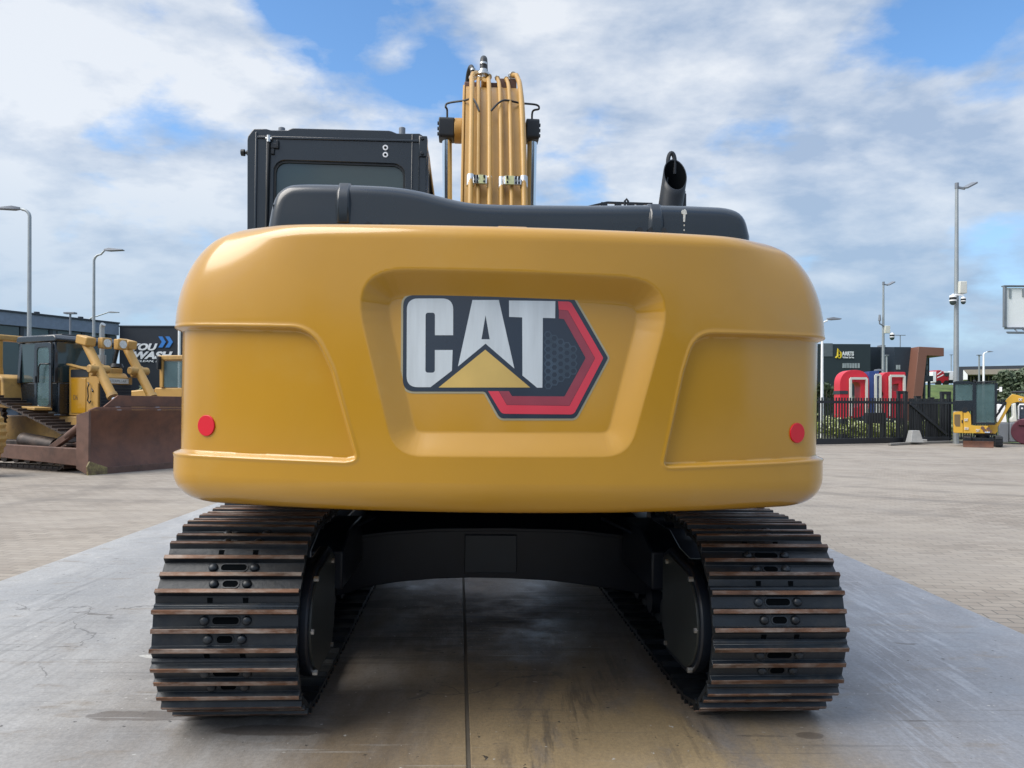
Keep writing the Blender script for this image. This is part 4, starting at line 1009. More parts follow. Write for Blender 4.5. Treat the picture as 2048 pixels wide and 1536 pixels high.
MB().tube([(-.02, -.1, hh+.1), (-.3, -.1, hh+.25), (-.3, -.1, hh+.55)], .05, 8).build('speaker_arm', M['galv_d'], BP2)
MB().cyl((-.3, -.1, hh+.45), (-.3, -.1, hh+.85), .10, .06, 12).build('speaker', M['galv_d'], BP2)
ptz(BP2, .5, -.2, hh-.65, 1.2)
ground_lamp('lamp_post', 'white lamp post with thin arm right of the counterweight', 1644, 36, 637, .07, .05, arm_lamp(.62, .12, .025, head=.4), mat='white')
ground_lamp('lamp_post', 'very thin T shaped mast above the brown framed building', 1800, 135, 671, .10, .07, t_lamp(.9), mat='galv_d')
ground_lamp('lamp_post', 'very thin pale mast between truck and thick grey mast', 1902, 150, 710, .12, .08, t_lamp(.3), mat='galv')
ground_lamp('lamp_post', 'thin straight mast in front of the beige fronted hall', 1958, 90, 711, .13, .09, t_lamp(.25), mat='galv')
ground_lamp('lamp_post', 'white lamp post with short bent arm before the beige fronted hall', 1967, 80, 703, .13, .08, arm_lamp(.75, .1, .04, head=.3), mat='white')
ground_lamp('lamp_post', 'short white post standing against the dark building centre', 1773, 60, 712, .09, .07, t_lamp(.12), mat='galv')
ground_lamp('lamp_post', 'low white lamp with arm curving right above the blue letter', 1745, 46, 740, .07, .04, arm_lamp(.5, .12, .025, head=.3), mat='white')

# ------------------------------------------------------------------ buildings
def text(body, size, mat, parent, loc, rot, ext=.02, shear=0, xs=1, name='lettering', bold=0, width=None):
    cu = bpy.data.curves.new(name, 'FONT'); cu.body = body; cu.size = size; cu.extrude = ext; cu.shear = shear; cu.offset = bold; cu.resolution_u = 4
    tmp = bpy.data.objects.new('tmp', cu); C.objects.link(tmp); dg = bpy.context.evaluated_depsgraph_get(); dg.update()
    me = bpy.data.meshes.new_from_object(tmp.evaluated_get(dg)); bpy.data.objects.remove(tmp); me.name = name; me.materials.clear()
    me.materials.append(M[mat] if isinstance(mat, str) else mat); o = bpy.data.objects.new(name, me); C.objects.link(o); o.parent = parent
    wd = max(v.co.x for v in me.vertices)-min(v.co.x for v in me.vertices)
    o.location = loc; o.rotation_euler = rot; o.scale = ((width/wd) if width else xs, 1, 1); return o
# grey hall on the left: facade runs from a near point on the left to a corner with the black hall
A0 = PW(-40, HY, 42.5); A1 = PW(238, HY, 50)
d = (A1-A0); LA = d.xy.length; angA = math.atan2(d.y, d.x)
GH = thing('office_hall', 'long grey hall with blue grey roof fascia behind the bulldozer', 'building', (A0.x, A0.y, 0), angA)
hA = 6.72
m = MB(); m.b2(-15, LA, .25, 14, 0, hA-.75); m.build('wall', M['grey'], GH)
m = MB(); m.b2(-15, LA-.01, .0, 14.2, hA-.74, hA); m.build('roof_fascia', pm('blue grey fascia', (.17, .215, .29), .45), GH, bevel=.02)
m = MB(); m.b2(-15.1, LA, -.08, 14.3, hA+.003, hA+.10); m.build('roof_edge', M['grey_dk'], GH)
k = 0
x = -1.0
while x < LA-.6:
    wd = 1.15 if k % 3 else 1.5
    MB().b2(x, x+wd, .17, .26, 1.2, hA-.80).build('window', M['glass'] if k % 2 else M['glass_l'], GH)
    MB().b2(x+wd+.02, x+wd+.22, .10, .26, 0, hA-.78).build('pilaster', M['grey_dk'], GH)
    x += wd+.55; k += 1
for xx in (3.4, LA-2.3): MB().cyl((xx, .5, hA+.1), (xx, .5, hA+.25), .16, n=12).build('roof_vent', M['grey_dk'], GH)
BH = thing('wash_hall', 'black clad hall with white lettering and blue chevrons', 'building', (A1.x, A1.y, 0), 0)
hB = PW(300, 654, 50).z
clad = pm('black wall cladding', (.014, .020, .030), .5, var=.05)
MB().b2(.02, 15, 0, 18, 0, hB).build('wall', clad, BH)
m = MB(); m.b2(0, 15.05, -.05, 18, hB+.003, hB+.09); m.build('roof_edge', M['grey_dk'], BH)
def onB(px, py): p = PW(px, py, A1.y-.03); return (p.x-A1.x, -.03, p.z)
rx = (R(90), 0, 0)
wl = pm('white wall lettering', (.75, .77, .8), .5)
def fit(txt, x0, x1, ybase, ytop, name, mat, parent, on, shear=.3, ext=.03, bold=.012, rot=rx):
    a = on(x0, ybase); b = on(x1, ybase); t = on(x0, ytop); h = t[2]-a[2]
    return text(txt, h/.72, mat, parent, a, rot, ext, shear, 1, name, bold*h, b[0]-a[0])
fit('YOU', 260, 312, 700, 687, 'lettering', wl, BH, onB, bold=.06)
fit('WASH', 263, 341, 717, 703, 'lettering', wl, BH, onB, bold=.06)
fit('IS CLEAN, FE', 262, 322, 724, 720, 'lettering', wl, BH, onB, bold=.02, shear=.2)
for px in (317, 331):
    pts = [onB(px+a, 673+b) for a, b in ((0, 0), (8, 0), (15, 11), (8, 22), (0, 22), (7, 11))]
    MB().prism([(p[0], p[2]) for p in pts], -.06, -.003, 'y').build('chevron', M['bluel'], BH)
MB().cyl((PW(358, 700, 49.6).x-A1.x, -.35, 0), (PW(358, 700, 49.6).x-A1.x, -.35, hB-.2), .09, n=10).build('drainpipe', M['white'], BH)
# shrub between the machines
def leafblob(m, c, rad, n, size, mi=0, rng=random):
    for _ in range(n):
        u = Vector((rng.gauss(0, 1), rng.gauss(0, 1), rng.gauss(0, 1))).normalized()*(rng.random()**.45)
        p = Vector(c)+Vector((u.x*rad[0], u.y*rad[1], u.z*rad[2]))
        a = Vector((rng.gauss(0, 1), rng.gauss(0, 1), rng.gauss(0, 1))).normalized(); b = a.orthogonal().normalized(); s = size*rng.uniform(.6, 1.4)
        m.add([p-a*s, p+b*s*.55, p+a*s, p-b*s*.55], [(0, 1, 2, 3)], mi)
def tree(name, label, cat, pos, h, rad, n, size, leaf, trunk=True, group=None, lobes=9, seed=1, zc=None):
    rng = random.Random(seed); t = thing(name, label, cat, pos, rng.uniform(0, 6), group)
    zc = h-rad[2] if zc is None else zc
    if trunk:
        m = MB(); m.tube([(0, 0, 0), (.05, 0, zc*.5), (0, .05, zc)], [h*.03, h*.022, h*.012], 8)
        for k in range(5):
            a = 2*math.pi*k/5; m.tube([(0, 0, zc*.5), (rad[0]*.5*math.cos(a), rad[1]*.5*math.sin(a), zc+rad[2]*.3)], [h*.012, h*.004], 6)
        m.build('trunk', M['bark'], t)
    m = MB()
    for k in range(lobes):
        a = rng.uniform(0, 6.28); r = rng.uniform(.2, .65); zz_ = rng.uniform(-.55, .6)
        c = (rad[0]*r*math.cos(a), rad[1]*r*math.sin(a), zc+rad[2]*zz_); f = rng.uniform(.3, .55)
        leafblob(m, c, (rad[0]*f, rad[1]*f, rad[2]*f), n//lobes, size, rng=rng)
    m.build('crown', M[leaf], t, smooth=False)
    return t
p = PW(300, HY, 40); tree('shrub', 'green shrub between the two bulldozers under the black wall', 'shrub', (p.x, 40, 0), 3.0, (.95, .8, 1.5), 2600, .10, 'leafg', seed=4)

# right side: dark industrial building with brown portal
YA = 78
def onA(px, py, off=0): p = PW(px, py, YA-off); return (p.x, p.z)
AB = thing('trade_building', 'dark clad building with brown portal frame and small forklift sign', 'building', (0, 0, 0))
steel = pm('dark ribbed cladding', (.018, .030, .036), .5, var=.05)
x0, zt_ = onA(1600, 686); x1, _ = onA(1741, 690)
MB().b2(x0, x1, YA, YA+18, 0, onA(1700, 688)[1]).build('wall', steel, AB)
x0b, _ = onA(1646, 690); x1b, zb1 = onA(1665, 713); MB().b2(x0b, x1b, YA-.06, YA, zb1, onA(1700, 687)[1]+.01).build('wall_panel', pm('grey ribbed panel', (.10, .12, .135), .5), AB)
x2, _ = onA(1790, 690, -3); MB().b2(x1+.003, x2, YA+3, YA+17, 0, onA(1760, 694, -3)[1]).build('wall', pm('black recess wall', (.010, .018, .028), .5), AB)
xq0, _ = onA(1789, 690); xq1, _ = onA(1822, 690)
zq = onA(1800, 694)[1]
MB().prism([(xq0, 0), (onA(1811, 790)[0], 0), (xq1, zq), (xq0, zq)], YA-.0, YA+16, 'y').build('wall', pm('blue black wall', (.022, .034, .050), .5), AB)
# brown portal: leaning leg, top beam
lg = [onA(1803, 815), onA(1820, 815), onA(1840, 712), onA(1871, 714), onA(1871, 699), onA(1829, 696), onA(1821, 694)]
lg = [(onA(1806, 790)[0], 0), (onA(1824, 790)[0], 0), onA(1838, 713), onA(1871.5, 714.5), onA(1871.5, 698), onA(1822, 695.5)]
MB().prism(lg, YA-1.5, YA+3, 'y').build('portal_frame', M['brown'], AB, bevel=.03)
gx0, gz0 = onA(1838, 752); gx1, gz1 = onA(1859, 715)
MB().b2(gx0, gx1, YA+.2, YA+8, gz0, gz1-.02).build('bay_window', M['win'], AB)
for f in (0, .33, .45, .75, 1): xx = lerp(gx0, gx1, f); MB().b2(xx-.05, xx+.05, YA+.1, YA+.24, gz0, gz1-.03).build('mullion', M['grey_dk'], AB)
for f in (.28, .62): zz2 = lerp(gz0, gz1, f); MB().b2(gx0, gx1, YA+.13, YA+.23, zz2-.04, zz2+.04).build('mullion', M['grey_dk'], AB)
c0 = onA(1834, 763); c1 = onA(1862, 751.5); MB().b2(c0[0], c1[0], YA-.4, YA+6, c0[1], c1[1]-.02).build('canopy', M['grey_dk'], AB)
for px in (1838, 1848, 1858): xx = onA(px, 800)[0]; MB().b2(xx-.10, xx+.10, YA-.1, YA+.1, 0, c0[1]-.003).build('canopy_post', M['grey_dk'], AB)
MB().b2(onA(1824, 780)[0], onA(1858, 780)[0], YA+1.5, YA+7, 0, c0[1]-.01).build('glass_lobby', M['glass'], AB)
for k in range(7):
    px = 1683.5+k*5.1+(1.2 if k == 0 else 0)+(.8 if k == 6 else 0); a = onA(px, 736); b = onA(px+4.2, 726.5); MB().b2(a[0], b[0], YA-.05, YA+.02, a[1], b[1]).build('window', M['win'], AB)
for px in (1792, 1796.5): a = onA(px, 739); b = onA(px+3.6, 730); MB().b2(a[0], b[0], YA-.05, YA+.02, a[1], b[1]).build('window', M['win'], AB)
for px in (1661, 1667, 1675): a = onA(px, 684.5); b = onA(px+3, 688); MB().b2(a[0], b[0], YA+2, YA+3, b[1]-.2, a[1]).build('roof_unit', M['galv_d'], AB)
for px in (1763, 1768): a = onA(px, 690, -6); b = onA(px+3, 694, -6); MB().b2(a[0], b[0], YA+6, YA+7, b[1]-.2, a[1]).build('roof_unit', M['galv_d'], AB)
def onA3(px, py): p = PW(px, py, YA-.05); return (p.x, YA-.05, p.z)
fit('AARTS', 1684.5, 1708, 711, 703, 'lettering', wl, AB, onA3, shear=0, bold=.05)
fit('Verhuur Service', 1684.5, 1708, 716.5, 712.5, 'small_lettering', wl, AB, onA3, shear=0, bold=.02)
def l3(pts, w, name, mat): 
    m = MB(); m.tube([onA3(*p) for p in pts], w, 6); m.build(name, M[mat], AB)
l3([(1671, 716), (1675, 712), (1676, 698), (1682, 706), (1682, 714)], .09, 'forklift_sign', 'yelw')
m = MB(); 
c = onA3(1679, 713); m.tube([(c[0]+.16*math.cos(a), c[1], c[2]+.16*math.sin(a)) for a in [R(30*i) for i in range(13)]], .06, 6); m.build('forklift_wheel', M['yelw'], AB)
# embankment with road and truck
def bank():
    m = MB(); xs = [-10+i*4 for i in range(60)]; rows = []
    prof = [(52, 0), (56, .5), (64, 3.0), (70, 4.0), (76, 4.1), (110, 4.1), (125, 0)]
    r2 = []
    for y, z in [(96, 0), (100, .9), (112, 4.4), (118, 5.1), (150, 5.1), (175, 0)]: r2.append([(x, y, .01+z*sm((x-30)/20)) for x in xs])
    for a in r2: rows.append(a)
    m.rings(rows, 0, False, False); return m
b = bank().build('embankment', M['grass']); struct(b)
YT = 124; zb_e = 5.11
TK = thing('truck', 'red and white lorry cab parked on top of the green embankment', 'truck', (PW(1877, HY, YT).x, YT, zb_e), 0)
def tz(py): return PW(1880, py, YT).z-zb_e
def tx(px): return PW(px, HY, YT).x-TK.location.x
MB().prism([(tx(1865), .4), (tx(1889), .4), (tx(1889), tz(752)), (tx(1887), tz(744)), (tx(1876), tz(743)), (tx(1873), tz(741)), (tx(1865), tz(741))], -1.2, 1.2, 'y').build('body', M['truckred'], TK, bevel=.08)
MB().b2(tx(1880), tx(1888), -1.25, -1.15, tz(753), tz(746)).build('window', M['glass'], TK)
MB().b2(tx(1879), tx(1890), -1.26, 1.22, tz(746), tz(743.6)).build('roof_stripe', M['white'], TK)
m = MB(); m.prism([(tx(1866), tz(757)), (tx(1878), tz(751)), (tx(1878), tz(749)), (tx(1866), tz(755))], -1.24, -1.21, 'y'); m.build('stripe', M['white'], TK)
m = MB(); m.prism([(tx(1866), tz(751)), (tx(1874), tz(745)), (tx(1874), tz(743)), (tx(1866), tz(749))], -1.24, -1.21, 'y'); m.build('stripe', M['white'], TK)
for px in (1869, 1884): MB().cyl((tx(px), -1.22, .42), (tx(px), -.9, .42), .45, n=16).build('wheel', M['rubber'], TK)
TL = thing('trailer', 'plain white box trailer on the embankment beside the red lorry', 'trailer', (PW(1900, HY, YT).x, YT, zb_e), 0)
ox = TL.location.x-TK.location.x
MB().b2(tx(1890.5)-ox, tx(1909)-ox, -1.2, 1.2, .9, tz(743)).build('box_body', M['white'], TL, bevel=.03)
MB().b2(tx(1892)-ox, tx(1908)-ox, -1.1, 1.1, .45, .89).build('chassis', M['black_flat'], TL)
TL2 = thing('trailer', 'narrow white trailer end left of the red lorry', 'trailer', (PW(1861, HY, YT).x, YT, zb_e), 0)
MB().b2(-.35, .25, -1.2, 1.2, .5, tz(744)).build('box_body', M['white'], TL2, bevel=.03)
YF = 105
FB = thing('hall', 'low black hall with beige canopy fascia behind the mini excavator', 'building', (PW(1915, HY, YF).x, YF, 0), R(-30))
fx = lambda px: (PW(px, HY, YF).x-FB.location.x)*.86
fz = lambda py: PW(1950, py, YF).z
MB().b2(fx(1916), fx(2100), 0, 20, 0, fz(733.5)).build('wall', M['grey_dk'], FB)
MB().prism([(fx(1926), fz(762)), (fx(1926), fz(743)), (fx(1934), fz(752)), (fx(1934), fz(762))], -5, -.01, 'y').build('side_fascia', M['white'], FB)
MB().prism([(fx(1927), fz(743)), (fx(2100), fz(743)), (fx(2100), fz(752.5)), (fx(1935), fz(752.5))], -4.9, -.02, 'y').build('fascia', M['beige'], FB)
for px in (1940, 1946, 1955, 1975, 1985): MB().b2(fx(px), fx(px+2.5), -.4, -.05, 0, fz(754)).build('column', M['beige'], FB)

# trees right
for i, (px, Y, top, wpx, lab) in enumerate(((2030, 62, 732, 50, 'large grey green willow at the right edge behind the mini excavator'), (2075, 58, 728, 40, 'second willow crown cut off by the right edge of the photo'), (1996, 75, 757, 22, 'small darker tree left of the large willow'))):
    p = PW(px, HY, Y); h = PW(px, top, Y).z; r = wpx*Y/F
    tree('willow_tree', lab, 'tree', (p.x, Y, 0), h, (r, r*.8, h*.42), 9000, .16, 'leafg', seed=20+i, lobes=14, group='trees at the right edge')
for i, (px, Y, top, wpx, lab) in enumerate(((1655, 50, 742, 15, 'bushy tree just right of the counterweight'), (1676, 52, 760, 16, 'lower grey bush beside the first red letter'), (1640, 47, 765, 14, 'bush half hidden by the counterweight edge'), (1700, 56, 790, 26, 'dark low bush seen through the first red letter'))):
    p = PW(px, HY, Y); h = PW(px, top, Y).z; r = wpx*Y/F
    tree('bush', lab, 'bush', (p.x, Y, 0), h, (r, r*.8, h*.48), 3600, .11, 'leafg', seed=40+i, lobes=10, zc=h*.52, group='bushes left of the letters')

# ------------------------------------------------------------------ letter sculptures seen from behind
YL = 40.0
zl0 = PW(1700, 840, YL).z
def lt(px, py): p = PW(px, py, YL); return (p.x, p.z)
def letter_block(name, label, mat, outer, inner, frame_pts, gap=None, depth=.75, rot=0):
    cx_ = sum(p[0] for p in outer)/len(outer)
    t = thing(name, label, 'letter', (cx_, YL, 0), 0, 'letter sculptures behind the fence')
    sh = lambda pts: [(x-cx_, z) for x, z in pts]
    o = Vector((0, 0)); m = MB()
    O = sh(outer)
    if inner:
        I = sh(inner); cen_ = (sum(p[0] for p in I)/len(I), sum(p[1] for p in I)/len(I))
        m.frame(around(O, cen_, 96, 0), around(I, cen_, 96, 0), 0, depth, 'y')
    else: m.prism(O, 0, depth, 'y')
    m.build('letter_body', M[mat], t, bevel=.01)
    F_ = sh(frame_pts); m = MB()
    for i in range(len(F_)-1): m.bar((F_[i][0], -.12, F_[i][1]), (F_[i+1][0], -.12, F_[i+1][1]), .10, .12)
    m.build('steel_frame', M['offw'], t)
    MB().b2(min(p[0] for p in O)+.15, max(p[0] for p in O)-.1, .1, depth-.1, 0, zl0-.003).build('plinth', M['grey_dk'], t)
    return t
G = letter_block('letter_sculpture', 'big red rounded letter with grey frame, leftmost of three sculptures', 'redl',
    rpoly([lt(1680, 838), lt(1680, 740), lt(1739, 740), lt(1739, 833)], [.15, 1.0, 1.0, .8], 12), rpoly([lt(1700, 815), lt(1700, 764), lt(1722, 764), lt(1722, 815)], [.3, .5, .5, .5], 8), [lt(1699, 832), lt(1699, 757), lt(1731, 757), lt(1731, 828)])
m = MB(); gx_ = G.location.x; a = lt(1679, 788); b = lt(1696, 781.5); m.b2(a[0]-gx_, b[0]-gx_, -.02, .78, a[1], b[1]); m.build('dark_gap', M['grey_dk'], G)
letter_block('letter_sculpture', 'blue upright letter block between the two red ones', 'blue', [lt(1738, 838), lt(1758, 838), lt(1758, 741), lt(1738, 743)], None, [lt(1749, 832), lt(1749, 750), lt(1758, 750), lt(1758, 832)])
letter_block('letter_sculpture', 'red letter with straight right stem, rightmost of three sculptures', 'redl',
    rpoly([lt(1766, 836), lt(1762, 800), lt(1768, 790), lt(1760, 775), lt(1764, 744), lt(1811, 744), lt(1811, 836)], [.3, .4, .2, .4, .5, .03, .03], 8), rpoly([lt(1784, 782), lt(1783, 769), lt(1798, 767), lt(1798, 784)], [.15, .15, .05, .05], 5), [lt(1778, 832), lt(1778, 752), lt(1806, 752), lt(1806, 830)])

# ------------------------------------------------------------------ gate, fence, kerb, flower bed
g0 = PW(1600, HY, 28.4); g1 = PW(1811, HY, 30.4); g2 = PW(1893, HY, 31.3); g3 = PW(2110, HY, 33.8)
def fence(name, label, A, B, h, n, beam=None, brace=False, cat='fence', top=True, w=.045, zb=.12):
    dd = (B-A).xy; Ln = dd.length; t = thing(name, label, cat, (A.x, A.y, 0), math.atan2(dd.y, dd.x))
    m = MB()
    for i in range(n): x = (i+.5)*Ln/n; m.b2(x-w/2, x+w/2, -.02, .02, zb, h)
    m.build('picket_panel', M['blk_fence'], t)
    if top: MB().b2(0, Ln, -.045, -.022, h-.22, h-.12).build('rail', M['blk_fence'], t)
    if top: MB().b2(0, Ln, -.045, -.022, zb+.02, zb+.09).build('rail', M['blk_fence'], t)
    if beam: MB().b2(0, Ln, -.12, -.048, .04, beam).build('bottom_beam', M['blk_fence'], t, bevel=.01)
    if brace: MB().bar((.15, -.07, h-.2), (Ln-.1, -.07, .35), .08, .11).build('brace', M['blk_fence'], t)
    return t, Ln
GT, Ln = fence('sliding_gate', 'black sliding gate of thin upright bars in front of the letters', g0, g1, 1.80, 38, beam=.26, cat='gate')
fence('gate_tail', 'gate tail panel with long diagonal brace beside the concrete block', g1, g2, 1.80, 15, beam=.26, brace=True, cat='gate')
off = Vector((0, .55, 0))
fence('bar_fence', 'black bar fence running right behind the mini excavator', g2+off*.3, g3+off*.3, 1.80, 44)
fence('bar_fence', 'second black bar fence close behind the sliding gate tail', g1+off+Vector((.3, .0, 0)), g2+off, 1.80, 16)
def post(px, Y, h, w, lab, name='gate_post', double=False):
    p = PW(px, HY, Y); t = thing(name, lab, 'post', (p.x, Y, 0), 0)
    MB().b2(-w/2, w/2, -w/2, w/2, 0, h).build('shaft', M['blk_fence'], t, bevel=.01)
    if double:
        MB().b2(w*1.6, w*2.6, -w/2, w/2, 0, h).build('shaft', M['blk_fence'], t, bevel=.01); MB().b2(-w/2, w*2.6, -w/2-.01, w/2+.01, h-.003, h+.12).build('cap_beam', M['blk_fence'], t)
    else: MB().b2(-w/2-.01, w/2+.01, -w/2-.01, w/2+.01, h+.002, h+.03).build('cap', M['blk_fence'], t)
post(1811, 30.1, 2.02, .13, 'tall black gate post in front of the right red letter')
post(1797, 31.0, 1.98, .12, 'black twin gate post with cross beam below the right red letter', double=True)
post(1884, 31.7, 1.98, .13, 'black twin guide post where the diagonal brace ends', double=True)
post(1835, 33.0, 1.9, .20, 'plain black post behind the concrete foot')
post(1689, 33.5, .9, .3, 'short black post under the leftmost red letter')
post(1862, 33.0, 1.85, .18, 'plain black post between the concrete foot and the thick mast')
# letter box unit behind gate
p = PW(1755, HY, 31.5); LB = thing('control_cabinet', 'low black cabinet on legs behind the gate under the blue letter', 'cabinet', (p.x, 31.5, 0), 0)
MB().b2(-.4, .32, 0, .3, .78, 1.22).build('box', M['blk_fence'], LB, bevel=.02)
for x in (-.3, .22): MB().b2(x, x+.14, .05, .2, 0, .777).build('leg', M['blk_fence'], LB)
# concrete foot
p = PW(1832, HY, 29.6); CF = thing('concrete_foot', 'small grey cast concrete gate foot standing on the kerb', 'concrete block', (p.x, 29.7, .09), R(4))
m = MB(); m.rings([[(-.26, -.2, 0), (.3, -.2, 0), (.3, .2, 0), (-.26, .2, 0)], [(-.24, -.18, .08), (.24, -.18, .08), (.24, .18, .08), (-.24, .18, .08)], [(-.17, -.13, .46), (.13, -.13, .46), (.13, .13, .46), (-.17, .13, .46)]]); m.build('block', M['concrete'], CF, bevel=.015)
m = MB(); m.b2(.18, .42, -.15, .15, 0, .12); m.build('toe', M['concrete'], CF, bevel=.015)
# kerb
ka, kb, kc = PW(1780, HY, 28.6), PW(1850, HY, 30.5), PW(2120, HY, 33.3)
m = MB(); m.rings([[(p.x, p.y+dy, z) for dy, z in ((-.08, .005), (-.08, .10), (.12, .10), (.12, .005))] for p in (ka, kb, kc)]); struct(m.build('kerb', pm('kerb concrete', (.20, .19, .175), .85), bevel=.015))
# flower bed behind the gate
MB().add([(8, 30.8, .02), (17.5, 31.8, .02), (26, 34.6, .02), (30, 44, .02), (8, 44, .02)], [(0, 1, 2, 3, 4)]).build('planting_soil', pm('mulch soil', (.10, .09, .05), .95, var=.3, dirt=(.10, .14, .03), damt=.7), smooth=False)['kind'] = 'structure'
rng = random.Random(5)
def flower_bush(px, Y, h, r, seed, lab, nf=26, leaf='leafy'):
    p = PW(px, HY, Y); t = thing('flowering_shrub', lab, 'shrub', (p.x, Y, .02), rng.uniform(0, 6), 'flowering shrubs behind the gate')
    rg = random.Random(seed); m = MB()
    for k in range(6):
        a = rg.uniform(0, 6.28); q_ = rg.uniform(.1, .6); leafblob(m, (r*q_*math.cos(a), r*q_*math.sin(a), h*rg.uniform(.35, .65)), (r*.5, r*.5, h*.38), 170, .05, rng=rg)
    m.build('foliage', M[leaf], t, smooth=False)
    m = MB()
    for k in range(nf):
        a = rg.uniform(0, 6.28); q_ = rg.uniform(.2, 1.0)*r; c = (q_*math.cos(a), q_*math.sin(a), h*rg.uniform(.55, 1.05)); leafblob(m, c, (.06, .06, .05), 16, .032, rng=rg)
    m.build('blossom', M['flower'], t, smooth=False)
bushes = [(1650, 36, 1.05, .55, 'cream flowered shrub touching the counterweight edge'), (1672, 34, .75, .5, 'flowering shrub under the left rim of the first red letter'), (1694, 33.5, .8, .5, 'flowering shrub below the first red letter'), (1718, 34.5, .75, .5, 'flowering shrub under the right rim of the first red letter'),
          (1742, 33.5, .7, .45, 'flowering shrub below the blue letter'), (1768, 34, .85, .5, 'flowering shrub between blue and right red letter'), (1790, 33.4, .75, .45, 'flowering shrub under the right red letter'),
          (1822, 34, .8, .5, 'flowering shrub behind the concrete foot'), (1848, 33.5, .85, .5, 'flowering shrub behind the upper end of the brace'), (1872, 34, .9, .5, 'flowering shrub by the lower end of the brace'), (1896, 34.5, .85, .5, 'flowering shrub beside the thick grey mast'), (1664, 38, .95, .6, 'back row shrub near the counterweight'), (1706, 38.5, .9, .6, 'back row shrub behind the first red letter foot')]
for i, (px, Y, h, r, lab) in enumerate(bushes): flower_bush(px, Y, h, r, 60+i, lab)
hp = PW(1770, HY, 37.5); HG = thing('low_hedge', 'low yellow green hedge strip behind the flowering shrubs', 'hedge', (hp.x, 37.5, 0), 0)
m = MB(); rg = random.Random(9)
for k in range(44): leafblob(m, (lerp(-5.2, 6.4, k/43), rg.uniform(-.3, .3), .42), (.34, .4, .36), 120, .06, rng=rg)
m.build('foliage', M['leafy'], HG, smooth=False)

# billboard
YB = 55
BB = thing('billboard', 'white billboard with grey pillar and service walkway cut by the right edge', 'billboard', (PW(2046, HY, YB).x, YB, 0), 0)
bxp = lambda px, py=600: (PW(px, py, YB).x-BB.location.x)
bz = lambda py: PW(2040, py, YB).z
MB().b2(bxp(2010), bxp(2130), -.1, .1, bz(655), bz(576)).build('panel', M['white'], BB, bevel=.02)
MB().b2(bxp(2004), bxp(2009.5), -.25, -.05, bz(655), bz(574)).build('side_frame', M['galv_d'], BB, bevel=.02)
MB().b2(bxp(2004), bxp(2130), -.28, .1, bz(574)+.003, bz(573)+.05).build('top_frame', M['galv_d'], BB)
MB().b2(bxp(2010), bxp(2130), -.25, .1, bz(658.5), bz(655.3)).build('bottom_frame', M['galv_d'], BB)
m = MB()
for i in range(6): a = bxp(2020+i*16); b_ = bxp(2028+i*16); m.bar((a, -.9, bz(667)), (b_, -.1, bz(659)), .06, .06); m.bar((b_, -.1, bz(667)), (b_+.25, -.9, bz(667)), .06, .06)
m.bar((bxp(1997), -.9, bz(667)), (bxp(2130), -.9, bz(667.5)), .09, .09); m.bar((bxp(2010), -.3, bz(667)), (bxp(2130), -.3, bz(667.5)), .09, .09); m.build('walkway', M['galv_d'], BB)
for px in (2016, 2042): MB().b2(bxp(px), bxp(px+4), -.16, -.103, bz(597 if px < 2030 else 594), bz(579)).build('clip', M['galv'], BB)
MB().b2(bxp(2064), bxp(2090), .12, .7, 0, bz(546)).build('pillar', M['galv_d'], BB)

# unseen blocks added behind the camera so the glossy paint mirrors a skyline
MIRB = thing('mirror_blocks', 'unseen row of dark blocks added behind the camera for the paint to mirror', 'building', (0, -34, 0), 0)
rg = random.Random(12); x = -70
while x < 70:
    wd = rg.uniform(1.2, 4.5); h = 3.2+3.6*rg.random()**1.5+(2.5 if abs(x) > 25 else 0); MB().b2(x, x+wd, -12-rg.random(), rg.uniform(0, 3), 0, h).build('wall', M['grey_dk'], MIRB); x += wd+.02

